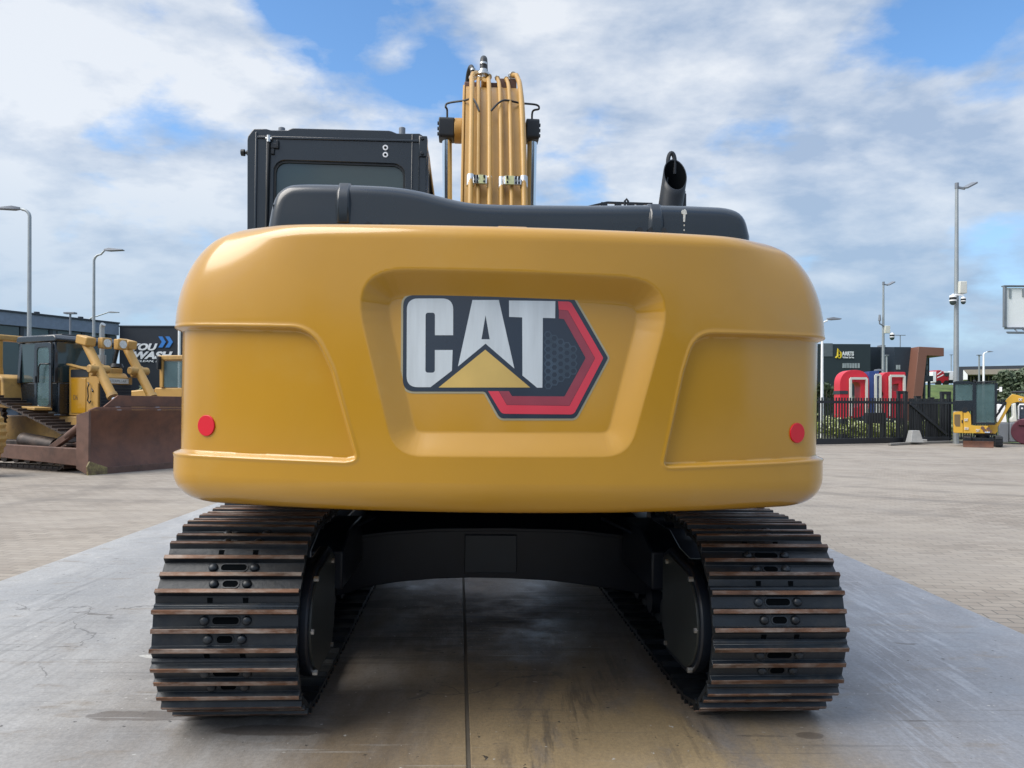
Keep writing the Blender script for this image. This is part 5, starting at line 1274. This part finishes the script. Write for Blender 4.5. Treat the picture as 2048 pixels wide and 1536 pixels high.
# ------------------------------------------------------------------ bulldozer on the left
HD_A = math.atan2(-.44, .90)
def make_dozer(name, label, loc, rz, full=True):
    D = thing(name, label, 'bulldozer', loc, rz)
    Y_, YO, K = M['yellow_dull'], M['yellow_old'], M['black']
    # main frame, engine hood, grille
    MB().b2(-1.9, 1.55, -.52, .52, .45, 1.15).build('main_frame', YO, D, bevel=.03)
    m = MB(); m.prism([(.62, 1.16), (1.62, 1.16), (1.62, 2.02), (1.52, 2.12), (.62, 2.30)], -.50, .27, 'x' if 0 else 'y'); m.build('engine_hood', Y_, D, bevel=.02)
    MB().b2(.72, 1.22, -.515, -.503, 1.22, 2.0).build('side_door', M['yellow'], D, bevel=.006)
    MB().b2(.70, 1.30, -.512, -.502, 2.03, 2.20).build('vent_panel', M['black_flat'], D)
    MB().prism([(.62, 2.31), (1.5, 2.14), (1.5, 2.17), (.62, 2.34)], -.56, -.44, 'y').build('hood_edge', M['yellow_old'], D)
    MB().b2(1.55, 1.66, -.46, .30, 1.18, 1.86).build('grille', M['grille'], D)
    for i in range(9): MB().b2(1.66, 1.672, -.45, .29, 1.22+i*.07, 1.235+i*.07).build('grille_bar', M['asph'], D)
    MB().b2(1.60, 1.65, -.5, .33, 1.87, 2.03).build('nose_plate', YO, D, bevel=.01)
    pl = MB().b2(1.652, 1.668, -.36, .22, 1.89, 2.0); pl = pl.build('name_plate', M['offw'], D)
    text('CATERPILLAR', .085, pm('grey plate lettering', (.25, .25, .24), .6), pl, (1.671, -.33, 1.915), (R(90), 0, R(90)), .001, 0, .95)
    text('D6', .16, pm('brown side lettering', (.16, .10, .05), .6), D, (.80, -.519, 1.52), (R(90), 0, 0), .001, 0, .8)
    m = MB(); m.tube([(1.32, -.53, 1.9), (1.38, -.55, 1.86), (1.34, -.55, 1.78), (1.36, -.55, 1.6), (1.34, -.55, 1.5), (1.40, -.55, 1.44), (1.42, -.53, 1.5)], .014, 6); m.build('side_hose', M['rubber'], D)
    m = MB(); m.cyl((1.05, 0, 2.15), (1.05, 0, 2.55), .09, n=14).cyl((1.05, 0, 2.55), (1.05, 0, 3.15), .055, n=14); m.tube([(1.05, 0, 3.15), (1.06, 0, 3.22), (1.10, 0, 3.26)], .055, 12); m.build('exhaust_stack', M['galv'], D)
    m = MB(); m.cyl((1.25, .22, 2.1), (1.25, .22, 2.3), .07, n=14).cyl((1.25, .22, 2.28), (1.25, .22, 2.36), .16, .13, n=18); m.build('air_cleaner', M['black_flat'], D)
    MB().b2(1.2, 1.5, -.2, .2, 2.08, 2.24).build('hood_box', YO, D, bevel=.02)
    # cab
    CBD = bpy.data.objects.new('cab', None); C.objects.link(CBD); CBD.parent = D
    yy = .80
    MB().prism([(-.80, 1.2), (.60, 1.2), (.60, 1.9), (-.80, 1.9)], -yy+.08, yy-.08, 'y').build('lower_body', K, CBD, bevel=.02)
    for s in (-1, 1):
        for x0, x1, a, b in ((-.80, -.70, 0, 0), (-.22, -.10, 0, 0), (.50, .58, 0, -.10)):
            m = MB(); m.rings([[(x0, s*yy, 1.9), (x1, s*yy, 1.9), (x1, s*(yy-.08), 1.9), (x0, s*(yy-.08), 1.9)], [(x0+b, s*(yy-.06), 2.82), (x1+b, s*(yy-.06), 2.82), (x1+b, s*(yy-.14), 2.82), (x0+b, s*(yy-.14), 2.82)]]); m.build('cab_pillar', K, CBD, bevel=.01)

    MB().prism([(-.85, 2.82), (.56, 2.82), (.60, 2.88), (.50, 2.98), (-.80, 2.98), (-.88, 2.9)], -yy+.02, yy-.02, 'y').build('roof', K, CBD, bevel=.03)
    MB().b2(-.5, .3, -.45, .45, 2.985, 3.03).build('roof_panel', M['black_flat'], CBD, bevel=.02)
    for s in (-1, 1): MB().prism([(-.70, 1.92), (-.22, 1.92), (-.22, 2.8), (-.70, 2.8)], s*(yy-.06), s*(yy-.07), 'y').build('side_window', M['glass'], CBD)
    MB().b2(.49, .50, -.70, .70, 1.92, 2.8).build('windscreen', M['glass'], CBD)
    MB().b2(-.79, -.78, -.6, .6, 1.95, 2.78).build('rear_window', M['glass_l'], CBD)
    DR = MB(); o_ = rrect(-.10, .50, 1.25, 2.80, .05, 4); i_ = rrect(-.01, .42, 1.38, 2.70, .08, 4)
    DR.frame(around(o_, (.2, 2.0), 80, 0), around(i_, (.2, 2.0), 80, 0), -yy-.035, -yy+.0, 'y'); dr = DR.build('door', K, CBD, bevel=.005)
    MB().prism(i_, -yy-.02, -yy-.012, 'y').build('door_window', M['glass_l'], dr); MB().b2(-.06, -.02, -yy-.06, -yy-.03, 1.9, 2.05).build('handle', M['black_flat'], dr)
    MB().tube([(.46, -yy-.06, 2.32), (.22, -yy-.10, 2.32), (.16, -yy-.10, 2.26), (.12, -yy-.08, 1.9)], .018, 8).build('grab_rail', M['black_flat'], CBD)
    # rear: fuel tank, fenders, roll bar
    m = MB(); m.prism([(-1.95, 1.5), (-.72, 1.5), (-.82, 2.02), (-1.0, 2.10), (-1.95, 2.10)], -1.12, 1.12, 'y'); m.build('fuel_tank', YO, D, bevel=.03)
    MB().b2(-1.55, -.86, -1.135, -1.122, 1.56, 1.98).build('tank_door', Y_, D, bevel=.006)
    MB().prism([(-1.9, 1.40), (.5, 1.28), (.5, 1.34), (-1.9, 1.49)], -1.20, -.80, 'y').build('fender', YO, D, bevel=.01)
    MB().prism([(-1.9, 1.40), (.5, 1.28), (.5, 1.34), (-1.9, 1.49)], .80, 1.20, 'y').build('fender', YO, D, bevel=.01)
    for s in (-1, 1): MB().prism([(-1.53, 2.101), (-1.27, 2.101), (-1.31, 2.3), (-1.31, 2.9), (-1.51, 2.9), (-1.51, 2.3)], s*.80, s*.98, 'y').build('roll_bar_post', Y_, D, bevel=.02)
    MB().b2(-1.58, -1.28, -1.0, .6, 2.901, 3.04).build('roll_bar', YO, D, bevel=.03)
    # tracks
    for s in (-1, 1):
        tr = bpy.data.objects.new('track', None); C.objects.link(tr); tr.parent = D; tr.location = (0, s*1.12, 0)
        wheels = [(1.50, .43, .36), (-1.85, .43, .36), (-1.05, 1.16, .40)]      # front idler, rear idler, raised sprocket
        loop = []
        import itertools
        n = len(wheels); seq = [wheels[0], wheels[1], wheels[2]]      # bottom run to the rear, up to the sprocket, down to the front
        tang = []
        for i in range(3):
            a, b = seq[i], seq[(i+1) % 3]; dx, dz = b[0]-a[0], b[1]-a[1]; dd = math.hypot(dx, dz); ux, uz = dx/dd, dz/dd
            be = math.asin((a[2]-b[2])/dd); nx, nz = -uz, ux      # left of travel; loop runs clockwise seen from -y so outside is on the left
            # outward normal of the tangent line
            nxr, nzr = nx*math.cos(be)+ux*math.sin(be), nz*math.cos(be)+uz*math.sin(be)
            if i == 0 and nzr > 0 or i == 1 and nxr > 0 or i == 2 and nzr < 0: nxr, nzr = -nx*math.cos(be)+ux*math.sin(be), -nz*math.cos(be)+uz*math.sin(be)
            tang.append(((a[0]+nxr*a[2], a[1]+nzr*a[2]), (b[0]+nxr*b[2], b[1]+nzr*b[2]), (nxr, nzr)))
        P = []
        for i in range(3):
            p0, p1, nn_ = tang[i]
            for k in range(40): P.append((lerp(p0[0], p1[0], k/40), lerp(p0[1], p1[1], k/40)))
            w = seq[(i+1) % 3]; a0 = math.atan2(nn_[1], nn_[0]); n2 = tang[(i+1) % 3][2]; a1 = math.atan2(n2[1], n2[0])
            while a1 > a0: a1 -= 2*math.pi
            for k in range(20): a = lerp(a0, a1, k/20); P.append((w[0]+w[2]*math.cos(a), w[1]+w[2]*math.sin(a)))
        cm = [0]
        for i in range(len(P)): cm.append(cm[-1]+math.dist(P[i], P[(i+1) % len(P)]))
        N_ = round(cm[-1]/.203); first = None
        def pt(sv):
            sv %= cm[-1]
            i = 0
            import bisect
            i = min(len(P)-1, bisect.bisect_right(cm, sv)-1); t = (sv-cm[i])/max(1e-9, cm[i+1]-cm[i]); a, b = P[i], P[(i+1) % len(P)]
            return lerp(a[0], b[0], t), lerp(a[1], b[1], t)
        cxs = sum(p[0] for p in P)/len(P); czs = sum(p[1] for p in P)/len(P)
        for k in range(N_):
            a, b = pt(k*cm[-1]/N_-.1), pt(k*cm[-1]/N_+.1); t = Vector((b[0]-a[0], b[1]-a[1])).normalized(); nr_ = Vector((-t.y, t.x)); mid_ = Vector(((a[0]+b[0])/2, (a[1]+b[1])/2))
            if nr_.dot(mid_-Vector((cxs, czs))) < 0: nr_ = -nr_
            if make_dozer.shoe is None:
                m = MB(); m.prism([(-.10, 0), (-.09, .014), (-.072, .016), (-.066, .065), (-.050, .065), (-.044, .016), (.09, .012), (.102, -.006), (.09, -.012), (-.09, -.012)], -.28, .28, 'x'); m.b2(-.12, -.06, -.09, .09, -.07, -.013); m.b2(.06, .12, -.09, .09, -.07, -.013)
                make_dozer.shoe = m.build('track_shoe', M['grime'], tr); o = make_dozer.shoe
            else: o = make_dozer.shoe.copy(); C.objects.link(o); o.parent = tr
            Yv = Vector((t.x, 0, t.y)); Zv = Vector((nr_.x, 0, nr_.y)); Xv = Yv.cross(Zv); mt = Matrix((Xv, Yv, Zv)).transposed().to_4x4(); mt.translation = Vector((mid_.x+nr_.x*.06-nr_.x*.0, 0, mid_.y+nr_.y*.06)); o.matrix_local = mt
        y0 = s*1.12
        for (wx, wz, wr), nm in zip(wheels, ('idler', 'idler', 'sprocket')):
            if nm == 'sprocket':
                ring = [(wx+(wr-.0 if i % 2 else wr-.08)*math.cos(math.pi*i/22), wz+(wr if i % 2 else wr-.08)*math.sin(math.pi*i/22)) for i in range(44)]
                MB().prism(ring, y0-.05, y0+.05, 'y').cyl((wx, y0-s*.1, wz), (wx, y0+s*.22, wz), .26, .22, 24).build(nm, M['grime'], D)
            else: MB().cyl((wx, y0-.09, wz), (wx, y0+.09, wz), wr-.03, n=28).cyl((wx, y0-.14, wz), (wx, y0+.14, wz), .12, n=16).build(nm, M['grime'], D)
        MB().prism([(-1.6, .30), (1.3, .30), (1.3, .50), (.7, .62), (-1.4, .62), (-1.6, .5)], y0-.14, y0+.14, 'y').build('track_frame', M['grime'], D, bevel=.02)
        MB().cyl((.0, y0, .62), (1.15, y0, .52), .17, .16, 20).build('recoil_housing', M['grime'], D)
        for i in range(7): MB().cyl((-1.35+i*.42, y0-.13, .24), (-1.35+i*.42, y0+.13, .24), .12, n=16).build('track_roller', M['grime'], D)
        # push arm and tilt brace
        ya = s*1.53
        MB().prism([(-1.2, .30), (2.62, .16), (2.70, .22), (2.70, .52), (2.5, .52), (-1.2, .56)], ya-.07, ya+.07, 'y').build('push_arm', M['rust_l'], D, bevel=.012)
        m = MB(); m.bar((1.55, ya*.97, .50), (2.05, ya*.93, .78), .12, .12).cyl((1.95, ya*.94, .74), (2.45, ya*.93, 1.02), .075, n=16); m.build('tilt_brace', M['rust_l'], D, bevel=.01); MB().cyl((2.43, ya*.93, 1.01), (2.72, ya*.93, 1.17), .04, n=14).build('brace_rod', M['chrome'], D)
        MB().bar((1.45, ya*.9, .42), (2.65, ya*.6, .75), .14, .12).build('diagonal_brace', M['rust_l'], D, bevel=.02)
    # blade
    B = []
    for k in range(9):
        t = k/8; B.append((2.98-.20*math.sin(math.pi*t)*1.0+.02*t, .0+1.30*t))
    back_ = [(x-.06, z) for x, z in B][::-1]
    BL = MB().prism(B+back_, -1.66, 1.66, 'y').build('blade', M['rust'], D, bevel=.006)
    for s in (-1, 1):
        m = MB(); m.prism([(2.62, .12), (2.99, .0), (3.0, 1.28), (2.62, 1.20)], s*1.64, s*1.69, 'y'); m.build('end_plate', M['rust_l'], BL, bevel=.006)
        m = MB(); m.prism([(s*1.30, 0), (s*1.72, 0), (s*1.74, .18), (s*1.68, .28), (s*1.30, .14)], 2.99, 3.03, 'x'); m.build('corner_bit', pm('worn cutting edge', (.24, .20, .08), .6, var=.5, scale=14, dirt=(.10, .06, .04), damt=.8, dscale=9), BL, bevel=.004)
    MB().prism([(-1.30, -.004), (1.30, -.004), (1.30, .14), (-1.30, .14)], 2.985, 3.015, 'x').build('cutting_edge', M['rust_l'], BL, bevel=.004)
    m = MB(); m.prism([(-1.66, 1.303), (1.66, 1.303), (1.50, 1.36), (-1.50, 1.36)], 2.93, 3.0, 'x'); m.build('top_lip', M['rust'], BL, bevel=.006)
    m = MB(); m.prism([(-1.32, 1.363), (1.32, 1.363), (1.0, 1.60), (-1.0, 1.60)], 2.90, 2.94, 'x'); m.build('spill_plate', M['rust'], BL, bevel=.006)
    # lift cylinders with their caps and work lamps
    for s in (-1, 1):
        y = -.61 if s < 0 else .38
        top = Vector((1.34, y, 2.80)); low = Vector((2.22, y, 1.62)); end = Vector((2.72, y, .95)); dv = (low-top).normalized()
        LC = MB().cyl(top, low, .098, n=20).build('lift_cylinder', Y_, D, angle=60)
        MB().cyl(low-dv*.02, low+dv*.06, .115, n=20).build('cylinder_gland', YO, LC); MB().cyl(low, end, .05, n=16).build('cylinder_rod', M['chrome'], LC)
        MB().box(top+Vector((.05, s*.02, .02)), (.38, .24, .20), Matrix.Rotation(R(12), 3, 'Y')).build('cylinder_cap', Y_, LC, bevel=.03)
        m = MB(); m.box(top.lerp(low, .52)+Vector((-.05, 0, -.02)), (.20, .26, .22), Matrix.Rotation(R(55), 3, 'Y')); m.cyl(top.lerp(low, .52)+Vector((0, -.24, 0)), top.lerp(low, .52)+Vector((0, .24, 0)), .09, n=16); m.build('trunnion', YO, LC, bevel=.02)
        lm = top+Vector((.24, -s*.30, -.02))
        wl_ = MB().box(lm, (.16, .24, .24)).build('work_lamp', Y_ if s > 0 else YO, D, bevel=.02)
        MB().cyl(lm+Vector((.075, 0, 0)), lm+Vector((.095, 0, 0)), .09, n=18).build('lens', M['lens'], wl_)
        m = MB()
        for kk in (0, .05): m.tube([top+Vector((-.05, -s*(.12+kk), -.05)), top+Vector((-.10, -s*(.2+kk), -.5)), top+Vector((.0, -s*(.16+kk), -.95)), top+Vector((.12, -s*.1, -1.1))], .022, 8)
        m.build('hydraulic_hose', M['rubber'], LC)
    return D
make_dozer.shoe = None
make_dozer('bulldozer', 'yellow bulldozer with black cab and wide rusty brown blade at the left', (-10.36, 18.11, 0), HD_A)

# second bulldozer, mostly hidden behind the counterweight: same heading, farther back
p = PW(390, HY, 24.0)
D2 = thing('bulldozer', 'second yellow bulldozer with yellow framed cab, half hidden behind the counterweight', 'bulldozer', (p.x, p.y, 0), R(-14))
m = MB(); yy = .72
MB().b2(-.9, .7, -yy, yy, .9, 1.95).build('lower_body', M['yellow_dull'], D2, bevel=.04)
for sx_ in (-.62, .18, .70):
    for s in (-1, 1): MB().b2(sx_-.06, sx_+.06, s*yy-.05, s*yy+.05, 1.953, 2.78).build('cab_pillar', M['yellow_dull'], D2, bevel=.015)
MB().b2(-.62, .12, -yy-.01, -yy+.01, 1.96, 2.76).build('side_window', M['glass_l'], D2)
MB().b2(.24, .64, -yy-.01, -yy+.01, 1.96, 2.76).build('side_window', M['glass_l'], D2)
MB().b2(.70, .71, -yy+.06, yy-.06, 1.96, 2.76).build('windscreen', M['glass_l'], D2)
MB().prism([(-.8, 2.783), (.86, 2.783), (.80, 2.93), (-.74, 2.93)], -yy-.06, yy+.06, 'y').build('roof', M['yellow_old'], D2, bevel=.03)
MB().prism([(-1.0, 1.0), (-2.0, 1.0), (-2.0, 1.62), (-1.6, 1.85), (-1.0, 1.9)], -.95, .95, 'y').build('fuel_tank', M['yellow_dull'], D2, bevel=.04)
MB().prism([(.72, .9), (2.0, .9), (2.0, 1.7), (.72, 1.92)], -.45, .45, 'y').build('engine_hood', M['yellow_dull'], D2, bevel=.04)
m = MB(); m.b2(-.68, -.60, -yy-.2, -yy-.06, 2.5, 2.9); m.build('roof_lamp', M['black_flat'], D2, bevel=.02)
for s in (-1, 1):
    m = MB(); m.prism(rpoly([(-2.1, .05), (2.0, .05), (2.0, .85), (-2.1, .85)], .38, 8), s*.75, s*1.25, 'y'); m.build('track', M['grime'], D2, bevel=.02)
# toothed wheel rim of a machine cut off by the left edge
p = PW(-44, HY, 14.6)
WR = thing('compactor_wheel', 'mud worn yellow brown steel wheel with small teeth cut off by the left edge', 'machine wheel', (p.x-.62, p.y, 0), 0)
m = MB(); ring = []
for i in range(72): a = math.pi*i/36; r = .80 if i % 2 else .765; ring.append((r*math.cos(a), .80+r*math.sin(a)))
m.prism(ring, 0, .6, 'y'); m.build('wheel_drum', M['yellow_old'], WR, bevel=.01)
MB().cyl((0, -.08, .8), (0, 0.0, .8), .3, n=20).build('hub', M['rust_l'], WR, bevel=.02)

# ------------------------------------------------------------------ mini excavator at the right
YM = 28.6
E = thing('mini_excavator', 'small yellow mini excavator with black glazed cab by the thick grey mast', 'mini excavator', (PW(1950, HY, YM).x, YM, 0), R(-29))
ex = lambda px: (PW(px, HY, YM).x-E.location.x)*.862
ez = lambda py: (HY-py)/F*YM+CAMH-(1950-HX)/F*YM*math.sin(R(ROLL))*-1
ez = lambda py: PW(1950, py, YM).z
def EP(*pts): return [(ex(a), ez(b)) for a, b in pts]
MB().prism(rpoly(EP((1906.5, 866), (1906, 824), (1925, 822), (1926, 866)), [.05, .08, .02, .02], 4), -.42, .42, 'y').build('counterweight', M['mini'], E, bevel=.02)
MB().prism(rpoly(EP((1926.3, 866), (1926.3, 824), (1936, 822.5), (1941, 830), (1942, 850), (1950, 851), (1975, 851), (1975, 866)), [0, .03, .04, .04, .02, .02, .02, .02], 4), -.43, .42, 'y').build('side_cover', M['mini'], E, bevel=.012)
MB().prism(rpoly(EP((1908, 829), (1920, 829), (1920, 853), (1911, 853), (1908, 847)), .02, 3), -.427, -.422, 'y').build('vent_grille', pm('brown mesh', (.14, .10, .05), .7), E)
m = MB(); a, b = EP((1922.5, 840), (1925, 846)); m.b2(a[0], b[0], -.432, -.424, b[1], a[1]); m.build('latch', M['black_flat'], E)
onE = lambda px, py: (ex(px), -.437, ez(py))
fit('CAT', 1927.5, 1935, 842, 837, 'lettering', wl, E, onE, shear=0, bold=.04); fit('301.8', 1928, 1936, 859, 854, 'lettering', wl, E, onE, shear=0, bold=.03); fit('CAT', 1951, 1958, 862.5, 857.5, 'lettering', wl, E, onE, shear=0, bold=.03)
# cab
CE = bpy.data.objects.new('cab', None); C.objects.link(CE); CE.parent = E
oc = rpoly(EP((1906, 822), (1906, 768), (1911, 763), (1993, 763), (1994, 775), (1989, 848), (1943, 850), (1941, 830), (1936, 822)), [0, .03, .05, .05, .03, .03, 0, 0, 0], 3)
w1 = rrect(*[EP((1909.5, 0))[0][0], EP((1944, 0))[0][0]], ez(801), ez(768), .05, 4); w2 = rrect(ex(1951.5), ex(1987), ez(843), ez(771), .06, 4)
def slabframe(y0, y1, nm, mat):
    m = MB()
    xs = [ex(v) for v in (1906, 1909.5, 1944, 1951.5, 1987, 1992)]
    m.b2(xs[0], xs[1], y0, y1, ez(822), ez(768)); m.b2(xs[2], xs[3], y0, y1, ez(849), ez(768)); m.prism([(xs[4], ez(848)), (xs[4]+.03, ez(848)), (xs[5]+.02, ez(768)), (xs[4], ez(768))], y0, y1, 'y')
    m.b2(xs[1]+.001, xs[2]-.001, y0, y1, ez(822), ez(801)); m.b2(xs[3]+.001, xs[4]-.001, y0, y1, ez(849), ez(844))
    return m.build(nm, mat, CE, bevel=.006)
slabframe(-.44, -.39, 'side_frame', M['black']); slabframe(.37, .42, 'side_frame', M['black'])
MB().prism(rpoly(EP((1906, 768.3), (1906, 764), (1911, 762.5), (1936, 762.5), (1950, 767), (1993, 767), (1993, 768.3)), .02, 3), -.45, .43, 'y').build('roof', M['black'], CE, bevel=.012)
for y in (-.42, .39):
    MB().prism(EP((1909.5, 801), (1944, 801), (1944, 768.5), (1909.5, 768.5)), y, y+.006, 'y').build('side_window', M['glass_l'], CE)
    MB().prism(EP((1951.5, 844), (1987, 844), (1990, 768.5), (1951.5, 768.5)), y, y+.006, 'y').build('door_window', M['glass_l'], CE)
m = MB(); m.bar((ex(1952), -.2, ez(765)), (ex(1990), -.2, ez(764)), .5, .05); m.cyl((ex(1948), -.46, ez(763)), (ex(1948), -.35, ez(763)), .05, n=10); m.build('roof_guard', M['black_flat'], CE, bevel=.01)
m = MB(); m.b2(ex(1922), ex(1930), -.2, .2, ez(815), ez(790)); m.b2(ex(1928), ex(1945), -.2, .2, ez(822), ez(812)); m.build('seat', M['rubber'], CE, bevel=.04)
m = MB(); m.tube([(ex(1972), -.1, ez(845)), (ex(1971), -.1, ez(820)), (ex(1968), -.1, ez(815))], .03, 8); m.build('control_lever', M['rubber'], CE)
m = MB(); m.b2(ex(1974), ex(1986), -.425, -.405, ez(838), ez(818)); m.build('door_notice', M['glass_l'], CE)
m = MB(); m.b2(ex(1996), ex(2001), -.5, -.42, ez(784), ez(775)); m.bar((ex(1992), -.44, ez(780)), (ex(1997), -.46, ez(779)), .03, .03); m.build('mirror', M['white'], CE)
m = MB(); m.cyl((ex(1929), -.44, ez(820)), (ex(1929), -.30, ez(820)), .10, n=16); m.build('fuel_cap', M['black_flat'], E)
# swing bracket, boom, stick, cylinders
m = MB(); m.prism(EP((1972, 866), (1976, 851), (1975, 846), (1980, 841), (1988, 851), (1994, 848), (1994, 862), (1990, 867)), -.16, .16, 'y'); m.build('swing_bracket', M['mini'], E, bevel=.015)
bmm = EP((1986, 852), (1993, 856), (2003, 840), (2015, 818), (2022, 807), (2032, 804), (2050, 806), (2080, 822), (2081, 812), (2050, 796), (2030, 790), (2022, 788.5), (2013, 797), (2009, 802), (2012, 806), (2008, 820), (1996, 842))
bo = MB().prism(bmm, -.09, .09, 'y').build('boom', M['mini'], E, bevel=.01)
onE2 = lambda px, py: (ex(px), -.097, ez(py))
fit('CAT', 2034, 2041, 801.5, 797, 'lettering', wl, bo, onE2, shear=0, bold=.04)
MB().cyl((ex(1986), 0, ez(840)), (ex(1999), 0, ez(822)), .035, n=12).build('boom_cylinder', M['black_flat'], E)
MB().bar((ex(1997), 0, ez(823)), (ex(2009), 0, ez(805)), .12, .08).build('cylinder_guard', M['black_flat'], E, bevel=.01)
m = MB(); m.prism(EP((1983, 846), (1987, 836), (1990, 838), (1987, 848)), -.12, -.10, 'y'); m.build('guard_plate', M['galv'], E)
MB().cyl((ex(2022), .0, ez(785)), (ex(2080), 0, ez(784)), .045, n=12).build('stick_cylinder', M['black_flat'], E)
m = MB(); m.prism(EP((2074, 815), (2086, 812), (2080, 860), (2074, 862)), -.08, .08, 'y'); m.build('stick', M['mini'], E, bevel=.01)
m = MB(); m.prism(EP((2074, 858), (2082, 858), (2080, 884), (2062, 884), (2064, 868)), -.22, .22, 'y'); m.build('bucket', M['black_flat'], E, bevel=.01)
m = MB(); m.prism(EP((1948, 866.5), (1975, 866.5), (1990, 867), (1986, 870), (1950, 870)), -.3, .3, 'y'); m.build('upper_frame', M['black_flat'], E)
m = MB(); 
for k_, (px_, py_) in enumerate(((1964, 855), (1968, 860), (1975, 857), (1979, 862))): m.cyl((ex(px_), -.45, ez(py_)), (ex(px_), -.40, ez(py_)), .06, n=10)
m.build('hose_ports', M['rust_l'], E)
MB().cyl((ex(1968), -.45, ez(864)), (ex(1978), -.45, ez(864)), .03, n=10).build('chrome_rod', M['chrome'], E)
# undercarriage is turned towards the viewer: two short tracks end on, blade in front
for px, nm in ((1934, 'track'), (1995, 'track')):
    xc = ex(px); w = .115; h = .40
    prof_ = rpoly([(-.75, .02), (.75, .02), (.75, h), (-.75, h)], .19, 6)
    m = MB(); m.prism(prof_, xc-w, xc+w, 'x'); tr = m.build(nm, M['rubber'], E, bevel=.01)
    m = MB()
    for i in range(7): m.b2(xc-w-.004, xc+w+.004, -.772, -.74, .05+i*.05, .07+i*.05)
    m.build('track_lug', M['black_flat'], tr)
MB().cyl((ex(1965), 0, .25), (ex(1965), 0, ez(870)), .22, n=20).build('slew_post', M['black_flat'], E)
MB().b2(ex(1940), ex(1990), -.3, .3, .18, .33).build('cross_frame', M['black_flat'], E, bevel=.02)
m = MB(); m.prism([(-1.22, .01), (-1.17, .01), (-1.14, .13), (-1.17, .235), (-1.23, .235), (-1.19, .13)], ex(1925), ex(1983), 'x'); m.build('dozer_blade', M['rust'], E, bevel=.005)
for px in (1945, 1965): MB().bar((ex(px), -1.16, .12), (ex(px), -.3, .22), .06, .07).build('blade_arm', M['black_flat'], E)

# ------------------------------------------------------------------ road roller and cabinet behind it
YR = 30.6
RR = thing('road_roller', 'white and grey road roller with maroon drum, cut off by the right edge', 'road roller', (PW(2030, HY, YR).x, YR, 0), R(-30))
ax_ = lambda px: (PW(px, HY, YR).x-RR.location.x)*.84
az_ = lambda py: PW(2030, py, YR).z
AP = lambda *pts: [(ax_(a), az_(b)) for a, b in pts]
MB().prism(AP((2018, 883), (2018, 845), (2030, 844), (2034, 850), (2034, 883)), -.5, .5, 'y').build('lower_body', M['galv_d'], RR, bevel=.03)
MB().prism(AP((2019, 844.8), (2019, 838), (2024, 833), (2024, 808), (2030, 806), (2032, 836), (2034, 843)), -.48, .48, 'y').build('engine_cover', M['offw'], RR, bevel=.03)
MB().cyl((ax_(2050), -.55, .52), (ax_(2050), .55, .52), .50, n=48).build('drum', M['maroon'], RR, bevel=.02)
m = MB(); m.prism(AP((2034, 850), (2036, 838), (2075, 838), (2075, 866), (2052, 866), (2048, 850)), -.62, -.56, 'y'); m.prism(AP((2034, 850), (2036, 838), (2075, 838), (2075, 866), (2052, 866), (2048, 850)), .56, .62, 'y'); m.build('drum_yoke', M['maroon'], RR, bevel=.02)
m = MB(); m.tube([(ax_(2036), -.3, az_(838)), (ax_(2036), -.3, az_(813)), (ax_(2038), -.3, az_(809)), (ax_(2060), -.3, az_(809))], .03, 8); m.build('roll_bar', M['white'], RR)
MB().prism(AP((2037.5, 838), (2037.5, 811), (2075, 811), (2075, 838)), -.25, .2, 'y').build('console', M['slate'], RR, bevel=.03)
MB().prism(AP((2029, 852), (2033.8, 852), (2033.8, 848), (2029, 848)), -.52, -.503, 'y').build('yellow_sticker', M['mini'], RR)
MB().prism(AP((2041, 818), (2045, 818), (2045, 815), (2041, 815)), -.262, -.253, 'y').build('white_sticker', M['white'], RR)
G2 = thing('generator_cabinet', 'dark grey cabinet with white upper part just behind the mini excavator boom', 'cabinet', (PW(2003, HY, 31).x, 31, 0), R(-30))
gx_ = lambda px: (PW(px, HY, 31).x-G2.location.x)*.84
gz_ = lambda py: PW(2003, py, 31).z
MB().b2(gx_(1997), gx_(2016.5), -.4, .4, .05, gz_(845)).build('lower_box', M['galv_d'], G2, bevel=.02)
MB().prism([(gx_(1994), gz_(844.6)), (gx_(2013), gz_(844.6)), (gx_(2009), gz_(810)), (gx_(1994), gz_(808))], -.38, .38, 'y').build('upper_cover', M['white'], G2, bevel=.02)
